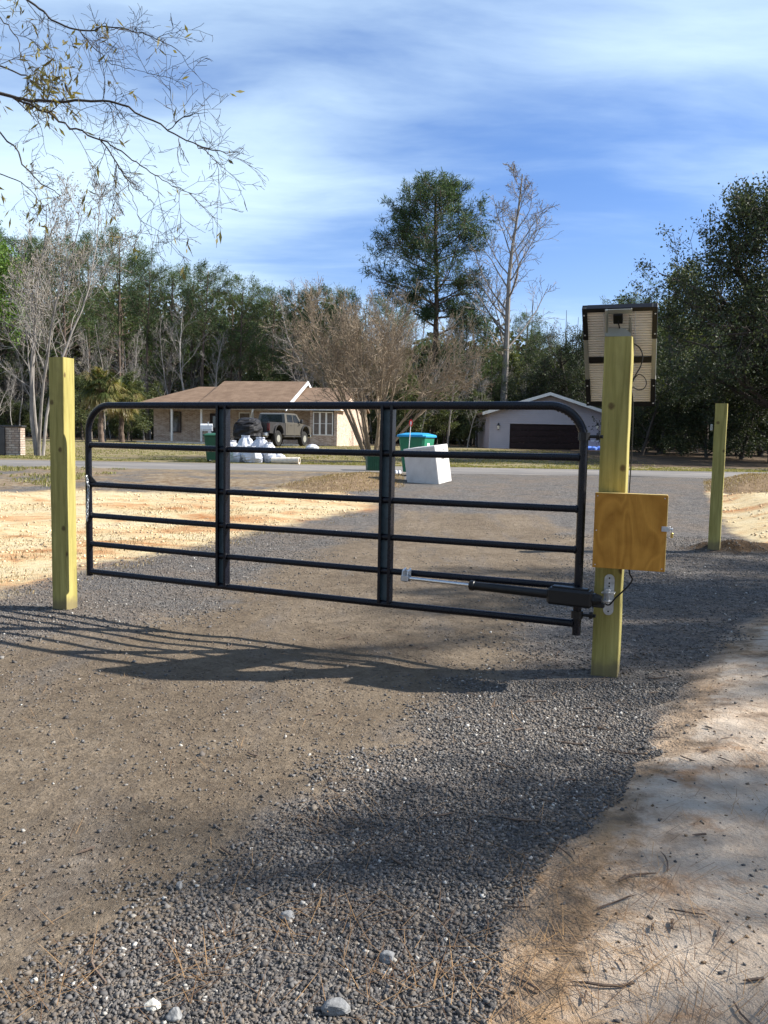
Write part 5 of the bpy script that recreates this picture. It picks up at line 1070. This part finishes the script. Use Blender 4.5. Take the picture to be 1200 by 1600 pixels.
# ------------------------------------------------------------------ pickup truck
TL = 5.7
def truck():
    # local frame: x forward, y left, z up; we see the right (-y) side and the tail
    t = thing('pickup_truck', 'lifted crew cab pickup truck parked in front of the porch, seen from behind', 'truck'); Wt = 1.0
    def side(poly, w0, w1, mb, bev=0): mb.prism([Vector((x, w0, z)) for x, z in poly], Vector((0, w1-w0, 0)))
    def arch(cx_, r, n=9): return [(cx_-r*math.cos(math.pi*i/(n-1)), .78+r*math.sin(math.pi*i/(n-1))*.95) for i in range(n)]
    low = [(-2.75, .78), (-2.75, 1.38), (.62, 1.40), (1.55, 1.38), (2.6, 1.26), (2.78, 1.1), (2.80, .74), (2.35, .74)]+arch(1.85, .52)[::-1]+[(1.3, .68), (-1.15, .68)]+arch(-1.68, .52)[::-1]
    cut = -.74
    lowf = [(cut, 1.385), (.62, 1.40), (1.55, 1.38), (2.6, 1.26), (2.78, 1.1), (2.80, .74), (2.37, .74)]+arch(1.85, .52)[::-1]+[(1.3, .68), (cut, .68)]
    lowb = [(cut-.02, .68), (-1.15, .70)]+arch(-1.68, .52)[::-1]+[(-2.3, .76), (-2.75, .78), (-2.75, 1.38), (cut-.02, 1.385)]
    mb = MB(); side(lowf, -Wt, Wt, mb); body = obj('body', mb, M['truckpaint'], t, local=True)
    mb = MB(); side(lowb, -Wt+.01, Wt-.01, mb); obj('bed', mb, M['truckdark'], t, local=True)
    cab = [(-.72, 1.38), (-.62, 1.93), (-.45, 2.0), (.85, 2.0), (1.05, 1.95), (1.62, 1.38)]; mb = MB(); n = len(cab)
    V = []
    for s in (-1, 1):
        for (x, z) in cab: V.append((x, s*(Wt-.05-(z-1.38)*.22), z))
    mb.add(V, [list(range(n)), list(range(n, 2*n))[::-1]]+[(i, n+i, n+(i+1) % n, (i+1) % n) for i in range(n)]); cabo = obj('cab', mb, M['truckpaint'], t, local=True)
    for s in (-1, 1):
        for (xa, xb, xc, xd) in ((-.42, .30, .34, -.36), (.40, 1.30, .88, .42)):
            mb = MB(); P_ = [Vector((x, s*(Wt-.044-(z-1.38)*.22), z)) for (x, z) in ((xa, 1.45), (xb, 1.45), (xc, 1.90), (xd, 1.90))]; mb.prism(P_, Vector((0, s*.006, 0))); obj('window', mb, M['glass'], cabo, local=True)
    mb = MB(); mb.prism([Vector((-.725, -.72, 1.46)), Vector((-.725, .72, 1.46)), Vector((-.655, .66, 1.88)), Vector((-.655, -.66, 1.88))], Vector((-.012, 0, 0))); obj('window', mb, M['glass'], cabo, local=True)
    mb = MB(); mb.prism([Vector((1.60, -.8, 1.42)), Vector((1.60, .8, 1.42)), Vector((1.10, .74, 1.92)), Vector((1.10, -.74, 1.92))], Vector((.015, 0, .012))); obj('windscreen', mb, M['glass'], cabo, local=True)
    mb = MB(); mb.box((-1.74, 0, 1.405), (1.95, 1.7, .03)); mb.box((-2.765, 0, 1.10), (.03, 1.62, .56), bev=.01); obj('tailgate', mb, M['truckdark'], t, local=True)
    for c_, sz_, nm_ in (((-2.88, 0, .70), (.2, 1.9, .22), 'bumper'), ((2.88, 0, .72), (.22, 1.96, .3), 'bumper'), ((0.1, -1.02, .6), (2.3, .12, .07), 'side_step'), ((0.1, 1.02, .6), (2.3, .12, .07), 'side_step')):
        mb = MB(); mb.box(c_, sz_, bev=.03); obj(nm_, mb, M['chrome'] if nm_ == 'bumper' else M['truckdark'], t, local=True)
    for s in (-1, 1):
        mb = MB(); mb.box((-2.77, s*.91, 1.12), (.04, .16, .42), bev=.01); obj('taillight', mb, M['taillight'], t, local=True)
        mb = MB(); mb.box((1.12, s*1.12, 1.52), (.12, .2, .26), bev=.04); mb.box((1.14, s*.98, 1.45), (.05, .16, .05)); obj('wing_mirror', mb, M['truckdark'], t, local=True)
        mb = MB(); mb.box((-.05, s*1.005, 1.26), (.14, .02, .035)); mb.box((-.62+1.5, s*1.005, 1.26), (.14, .02, .035)); mb.box((.36, s*1.003, 1.08), (.012, .006, .58)); mb.box((-.5, s*1.003, 1.08), (.012, .006, .58)); obj('door_handle', mb, M['truckdark'], t, local=True)
        mb = MB(); 
        for cx_ in (-1.68, 1.85):
            mb2 = []; 
            for i in range(12):
                a0, a1 = math.pi*i/12, math.pi*(i+1)/12; rr0, rr1 = .50, .60
                mb.prism([Vector((cx_+r_*math.cos(a), s*.99, .78+r_*math.sin(a)*.95)) for r_, a in ((rr0, a0), (rr1, a0), (rr1, a1), (rr0, a1))], Vector((0, s*.09, 0)))
        obj('fender_flare', mb, M['truckdark'], t, local=True)
    for cx_ in (-1.68, 1.85):
        for s in (-1, 1):
            Mw = Matrix.Rotation(math.pi/2*s, 3, 'X'); mb = MB(); mb.lathe((cx_, s*.86, .47), [(.22, -.15), (.42, -.15), (.465, -.10), (.47, .0), (.465, .10), (.42, .15), (.22, .15)], 26, Mw); wh = obj('wheel', mb, M['rubber'], t, local=True, smooth=True)
            mb = MB(); mb.lathe((cx_, s*.86, .47), [(.215, -.152), (.18, -.10), (.08, -.08), (.07, -.15), (.03, -.155)], 16, Mw)
            for k in range(6): a = k*math.pi/3; mb.box(Vector((cx_+.13*math.cos(a), s*.985, .47+.13*math.sin(a))), (.14, .03, .045), Matrix.Rotation(-a, 3, 'Y'))
            obj('rim', mb, M['alu'], wh, local=True)
    mb = MB(); mb.box((0, 0, .6), (5.0, 1.1, .2)); mb.tube([(-1.68, -.8, .47), (-1.68, .8, .47)], .08, 8); mb.tube([(1.85, -.8, .47), (1.85, .8, .47)], .07, 8); obj('chassis', mb, M['truckdark'], t, local=True)
    return t
tr_ = truck(); tp = on(432, 50.5); tr_.location = tp; tr_.rotation_euler = (0, 0, R(70))
# tarp-covered thing behind the truck
bq = on(389, 48); mb = MB(); cov_ = thing('covered_trailer', 'rounded load under a black cover standing left of the pickup truck', 'trailer', bq)
rs_ = np.random.RandomState(4); V = []; nn = 22; mm = 12
for i in range(mm+1):
    ph = math.pi*i/mm*.5
    for j in range(nn):
        a = 2*math.pi*j/nn; sx = abs(math.cos(a))**.7*np.sign(math.cos(a)); sy = abs(math.sin(a))**.7*np.sign(math.sin(a)); k = math.cos(ph)**.55*(1+.05*rs_.randn()*(0 < i < mm)); V.append((bq.x+.86*sx*k, bq.y+1.2*sy*k, bq.z+.62+1.05*math.sin(ph)**.9+.02*rs_.randn()))
mb.add(V, [(i*nn+j, i*nn+(j+1) % nn, (i+1)*nn+(j+1) % nn, (i+1)*nn+j) for i in range(mm) for j in range(nn)]+[list(range(nn))[::-1], [mm*nn+j for j in range(nn)]]); obj('cover', mb, M['tarp'], cov_)
for s in (-1, 1):
    mb = MB(); mb.lathe(bq+Vector((s*.72, 0, .33)), [(.15, -.09), (.31, -.09), (.33, 0), (.31, .09), (.15, .09)], 20, Matrix.Rotation(math.pi/2, 3, 'Y')); obj('wheel', mb, M['rubber'], cov_)
mb = MB(); mb.box(bq+Vector((0, 0, .52)), (1.3, 2.0, .12)); mb.tube([bq+Vector((0, -1, .5)), bq+Vector((0, -1.9, .45))], .04, 8); obj('frame', mb, M['truckdark'], cov_)

# ------------------------------------------------------------------ bins
def bin_(px, Y, rz, h, wd, body, lid, label, name='wheelie_bin', tilt=0.0):
    b = on(px, Y); t = thing(name, label, 'bin', b, rz=rz); s = h/1.08
    mb = MB(); prof = [(.23, .10), (.235, .12), (.31, .95), (.32, .96), (.325, .985)]; V = []
    for (w2, z) in prof:
        k = w2*wd; e = .05
        for (x, y) in ((-k+e, -k*1.1), (k-e, -k*1.1), (k, -k*1.1+e), (k, k*1.1-e), (k-e, k*1.1), (-k+e, k*1.1), (-k, k*1.1-e), (-k, -k*1.1+e)): V.append((x*s, y*s, z*s))
    n = 8; L_ = len(prof); mb.add(V, [(i*n+j, i*n+(j+1) % n, (i+1)*n+(j+1) % n, (i+1)*n+j) for i in range(L_-1) for j in range(n)]+[list(range(n))[::-1], [(L_-1)*n+j for j in range(n)]])
    mb.box((0, -.30*wd*s, .80*s), (.46*wd*s, .03, .10*s), bev=.01); mb.box((0, .345*wd*s, .93*s), (.5*wd*s, .05, .05), bev=.01); obj('body', mb, M[body], t, local=True)
    mb = MB(); V = []
    for (k, z) in ((.345, .97), (.350, 1.0), (.335, 1.03), (.20, 1.075), (.05, 1.085)):
        k *= wd; e = min(.06, k*.3)
        for (x, y) in ((-k+e, -k*1.12), (k-e, -k*1.12), (k, -k*1.12+e), (k, k*1.12-e), (k-e, k*1.12), (-k+e, k*1.12), (-k, k*1.12-e), (-k, -k*1.12+e)): V.append((x*s, y*s, z*s))
    mb.add(V, [(i*n+j, i*n+(j+1) % n, (i+1)*n+(j+1) % n, (i+1)*n+j) for i in range(4) for j in range(n)]+[list(range(n))[::-1], [4*n+j for j in range(n)]])
    mb.tube([(-.24*wd*s, .40*wd*s, .99*s), (.24*wd*s, .40*wd*s, .99*s)], .018, 6)
    for x in (-.15, .15): mb.box((x*wd*s, -.36*wd*s, .995*s), (.08*s, .06, .05), bev=.01)
    obj('lid', mb, M[lid], t, local=True)
    for sx in (-1, 1):
        mb = MB(); mb.lathe((sx*.22*wd*s, .30*wd*s, .11), [(.03, -.03), (.11, -.03), (.11, .03), (.03, .03)], 16, Matrix.Rotation(math.pi/2, 3, 'Y')); obj('wheel', mb, M['rubber'], t, local=True)
    return t
b1_ = bin_(651, 21.6, R(-24), 1.12, 1.12, 'greenbin', 'bluelid', 'green wheelie bin with a bright blue lid behind the white box')
lbx = at(672, 683, 21.6); 
mb = MB(); mb.box((.345, -.05, .80), (.004, .16, .16)); mb.box((.333, -.05, .62), (.004, .13, .07)); obj('sticker', mb, M['white'], b1_, local=True)
b2_ = bin_(335, 29.8, R(8), 1.05, 1.12, 'darkbin', 'darkbin', 'dark green wheelie bin beside the white mailbox across the road')
mb = MB(); mb.box((.02, -.345, .5), (.14, .004, .03)); obj('label_plate', mb, M['white'], b2_, local=True)
# low dark green crate under the myrtle
cb_ = on(589, 25.0); cb_ = Vector((cb_.x, 24.2, TZ(cb_.x, 24.2))); dk = thing('storage_tub', 'low dark green plastic tub standing at the roadside below the myrtle', 'tub', cb_)
mb = MB(); mb.box(cb_+Vector((0, 0, .26)), (.56, .46, .52), RZ(.15), taper=1.08, bev=.02)
for k in range(9): mb.box(cb_+RZ(.15)@Vector((-.24+.06*k, -.243, .26)), (.018, .02, .42), RZ(.15))
obj('body', mb, M['darkbin'], dk); mb = MB(); mb.box(cb_+Vector((0, 0, .54)), (.66, .56, .05), RZ(.15), bev=.015); obj('rim', mb, M['darkbin'], dk)
# small white rags/stones by the tub
rr_ = on(617, 22.6); mb = MB()
for k in range(4): mb.lathe(rr_+Vector((-.14+.09*k, .03*(k % 2), 0)), [(.0, 0), (.06, .01), (.055, .06), (.02, .10)], 8)
tag(obj('crumpled_paper', mb, M['whitebag'], loc=rr_, smooth=True), 'small crumpled white litter left of the white box', 'litter')

# ------------------------------------------------------------------ white box (leaning) 
wbp = G(686, 757); YB_ = wbp.y; fcn = at(686, 753, YB_); 
wb = thing('appliance_box', 'white box standing tilted on the gravel in front of the bins', 'box', (wbp.x, YB_, wbp.z))
wid, dep, hgt = .78, .72, .86; rzb = R(-28)
Mb = (Matrix.Rotation(R(-28), 3, 'Z') @ Matrix.Rotation(R(-7), 3, 'Y') @ Matrix.Rotation(R(4), 3, 'X'))
def wl(x, y, z): return Vector(wb.location)+Mb @ Vector((x, y, z))
mb = MB(); mb.box(wl(-wid/2, dep/2, hgt/2), (wid, dep, hgt), Mb, bev=.012); 
obj('box_body', mb, M['boxwhite'], wb); mb = MB(); mb.box(wl(.0025, dep/2, hgt*.90), (.004, dep-.04, .004), Mb); mb.box(wl(-wid/2, -.0025, hgt*.93), (wid-.06, .004, .004), Mb); obj('seam', mb, M['alu'], wb)
# dark print: a plain word-like mark of short strokes
mb = MB(); rs_ = random.Random(3); y0 = dep*.38
for k in range(9): mb.box(wl(.003, y0+.02+k*.028, hgt*.66+rs_.uniform(-.006, .006)), (.003, .007, .05+.02*rs_.random()), Mb @ Matrix.Rotation(rs_.choice([-.5, 0, .5]), 3, 'X'))
mb.box(wl(.003, dep*.6, hgt*.86), (.003, .12, .014), Mb); obj('print', mb, M['black'], wb)
mk = at(637.5, 712, YB_+.05); mkz = TZ(mk.x, mk.y+.3)
rm = thing('marker_rod', 'thin white driveway marker rod with a red and white oval reflector', 'marker', (mk.x, YB_+.9, TZ(mk.x, YB_+.9)))
tp_ = at(642, 661, YB_+.9); mb = MB(); mb.tube([rm.location, tp_], .008, 6); obj('rod', mb, M['white'], rm)
def oval(c, rx_, rz_, y0, th): return [c+Vector((rx_*math.cos(a), y0, rz_*math.sin(a))) for a in [R(20*i) for i in range(18)]]
mb = MB(); mb.prism(oval(tp_, .042, .085, -.005, 0), (0, .01, 0)); ov = obj('reflector', mb, M['red'], rm); mb = MB(); mb.prism(oval(tp_, .018, .045, -.009, 0), (0, .004, 0)); obj('centre', mb, M['white'], ov)

# ------------------------------------------------------------------ white mailbox on post, brick pillar
mp = on(325, 31.2); mbx = thing('mailbox', 'small white mailbox on a post beside the dark green bin', 'mailbox', mp)
c = at(322, 667, 31.2); mb = MB(); mb.box((mp.x+.06, mp.y, (mp.z+c.z)/2-.06), (.1, .1, c.z-mp.z-.12)); mb.box((c.x+.02, mp.y, c.z-.13), (.46, .14, .04)); obj('post', mb, M['white'], mbx)
mb = MB(); prof = [(-.09, -.10), (.09, -.10), (.09, .03)]+[(.09*math.cos(R(a)), .03+.09*math.sin(R(a))) for a in (20, 45, 70, 90, 110, 135, 160)]+[(-.09, .03)]
mb.prism([Vector((c.x-.2, mp.y+y, c.z+z)) for y, z in prof], (.44, 0, 0)); bx = obj('box', mb, M['white'], mbx); mb = MB(); mb.box((c.x+.10, mp.y-.10, c.z+.11), (.03, .012, .16)); obj('flag', mb, M['white'], bx)
pp_ = on(8, 33.5); bp_ = thing('mailbox_pillar', 'brick mailbox pillar with a dark mailbox at the left edge', 'mailbox', pp_)
hp_ = at(8, 667, 33.5).z-pp_.z; xl = at(-30, 690, 33.5).x; xm = at(10, 690, 33.5).x; xr = at(29, 690, 33.5).x
mb = MB(); mb.box(((xl+xr)/2, 33.8, pp_.z+hp_/2-.1), (xr-xl, .62, hp_+.2), RZ(0)); obj('brick_pillar', mb, M['brick_pale'], bp_)
mb = MB(); mb.box(((xl+xr)/2, 33.8, pp_.z+hp_+.035), (xr-xl+.1, .72, .07), bev=.01); obj('cap', mb, M['truckdark'], bp_)
mb = MB(); mb.box(((xl+xm)/2, 33.44, pp_.z+hp_*.5), (xm-xl-.06, .1, hp_*.96), bev=.01); mbd = obj('mailbox_door', mb, M['truckdark'], bp_); mb = MB(); mb.box((xm-.32, 33.385, pp_.z+hp_*.6), (.22, .012, .26)); obj('plate', mb, M['channel_lit'], mbd)

# ------------------------------------------------------------------ bags and pipe by the road
def bag(px, Y, h, w, seed, label, kneck=True):
    b = on(px, Y); rs = np.random.RandomState(seed); m, n = 15, 20; V = []; ph = rs.rand(8)*6.28; lean = rs.randn(2)*.10*h
    for i in range(m+1):
        t = i/m; prof = (max(0, math.sin(math.pi*min(1, (t*.80+.16))))**.6)*(1.05-.30*t) if t < .9 else .30+.9*(t-.9)
        for j in range(n):
            a = 2*math.pi*j/n; k = w/2*prof*(1+.10*math.sin(3*a+ph[0]+2*t)+.07*math.sin(5*a+ph[1]+5*t)+.05*math.sin(8*a+ph[2])+.03*rs.randn())
            V.append((b.x+k*math.cos(a)*1.05+lean[0]*t, b.y+k*math.sin(a)*.85+lean[1]*t, b.z-.02+h*(t**.9)+.012*h*rs.randn()))
    mb = MB(); mb.add(V, [(i*n+j, i*n+(j+1) % n, (i+1)*n+(j+1) % n, (i+1)*n+j) for i in range(m) for j in range(n)]+[list(range(n))[::-1], [m*n+j for j in range(n)]])
    o = obj('rubbish_bag', mb, M['whitebag'], loc=b, smooth=False); tag(o, label, 'bag', 'white bags of rubbish by the road')
for i, (px, Y, h, w, lb) in enumerate([(362, 31.4, .80, .72, 'white bag leaning nearest the dark green bin'), (386, 30.8, 1.0, .80, 'tallest white bag near the middle of the heap of bags'), (405, 30.6, .95, .80, 'plump tall white bag right of the tallest one'), (370, 30.1, .62, .78, 'squat white bag at the front left of the heap'), (397, 29.8, .62, .78, 'low white bag at the front middle of the heap'), (421, 30.0, .76, .62, 'pointed white bag at the right end of the heap'), (433, 29.9, .42, .72, 'flattened white bag lying at the far right end of the heap')]):
    bag(px, Y, h, w, 10+i, lb)
a = on(425, 29.6)+Vector((0, 0, .10)); b = on(468, 29.4)+Vector((0, 0, .12)); mb = MB(); N_ = 20
dirp = (b-a).normalized(); s1 = dirp.orthogonal().normalized(); s2 = dirp.cross(s1); V = []
for (p_, r_) in ((a, .115), (b, .13), (b, .095), (a, .085)):
    for j in range(N_): an = 2*math.pi*j/N_; V.append((p_+s1*r_*math.cos(an)+s2*r_*math.sin(an))[:])
mb.add(V, [((i % 4)*N_+j, (i % 4)*N_+(j+1) % N_, ((i+1) % 4)*N_+(j+1) % N_, ((i+1) % 4)*N_+j) for i in range(4) for j in range(N_)])
tag(obj('cardboard_tube', mb, M['cardboard'], loc=a, smooth=True), 'large pale cardboard tube lying right of the white bags', 'tube')
pl_ = on(488, 46); mb = MB(); mb.lathe(pl_, [(0, 0), (.35, .02), (.38, .12), (.2, .26), (.02, .3)], 10); tag(obj('white_bundle', mb, M['whitebag'], loc=pl_), 'low white bundle on the lawn beside the front wheel of the pickup', 'bundle')
# driveway kerb line of the far yard (pale strip in the lawn)

# unseen oaks added behind the camera to keep the sky's light off near faces
for i, (x, y, sc_) in enumerate([(-13, -11, .9), (-4, -14, 1.0), (6, -12, .9), (15, -15, 1.0), (-22, -5, .9), (0, -22, 1.2), (-12, -24, 1.2), (12, -25, 1.2)]):
    copy_thing(oak, (x, y, 0), i*1.3, sc_, 'dark evergreen oak added behind the camera, out of the picture, to block sky light', 'added dark evergreen oaks behind the camera')

# ------------------------------------------------------------------ a label of its own for every tree of the woods
REG = [(-1e9, 0, 'just outside the left edge of the picture'), (0, 75, 'left of the left timber post'), (75, 215, 'between the left post and the brick house'), (215, 330, 'above the left half of the brown roof'), (330, 440, 'above the right half of the brown roof'),
       (440, 590, 'behind left half of the wide tan tree'), (590, 740, 'behind right half of the wide tan tree'), (740, 910, 'behind the garage'), (910, 1030, 'behind the solar panel'), (1030, 1125, 'between the solar panel and the lone post'), (1125, 1200, 'right of the lone post'), (1200, 1e9, 'just outside the right edge of the picture')]
ORD = ['leftmost', 'second from left', 'third from left', 'fourth from left', 'fifth from left', 'sixth from left', 'seventh from left', 'eighth from left', 'ninth from left', 'tenth from left']
for grp, kind in ((gp_, 'green woods pine'), (bg_, 'bare woods tree'), (ug_, 'bushy woods evergreen')):
    its = []
    for o in bpy.data.objects:
        if o.parent is None and o.get('group') == grp:
            v = Vector(o.location)-Vector((0, 0, CH)); its.append((v.dot(RT)/v.dot(FWD)*FPX+600, o))
    for (a, b, phr) in REG:
        r = sorted([t for t in its if a <= t[0] < b], key=lambda t: t[0])
        for i, (_, o) in enumerate(r): o['label'] = f"{kind} {phr}" + (f", {ORD[min(i, 9)]}" if len(r) > 1 else '')
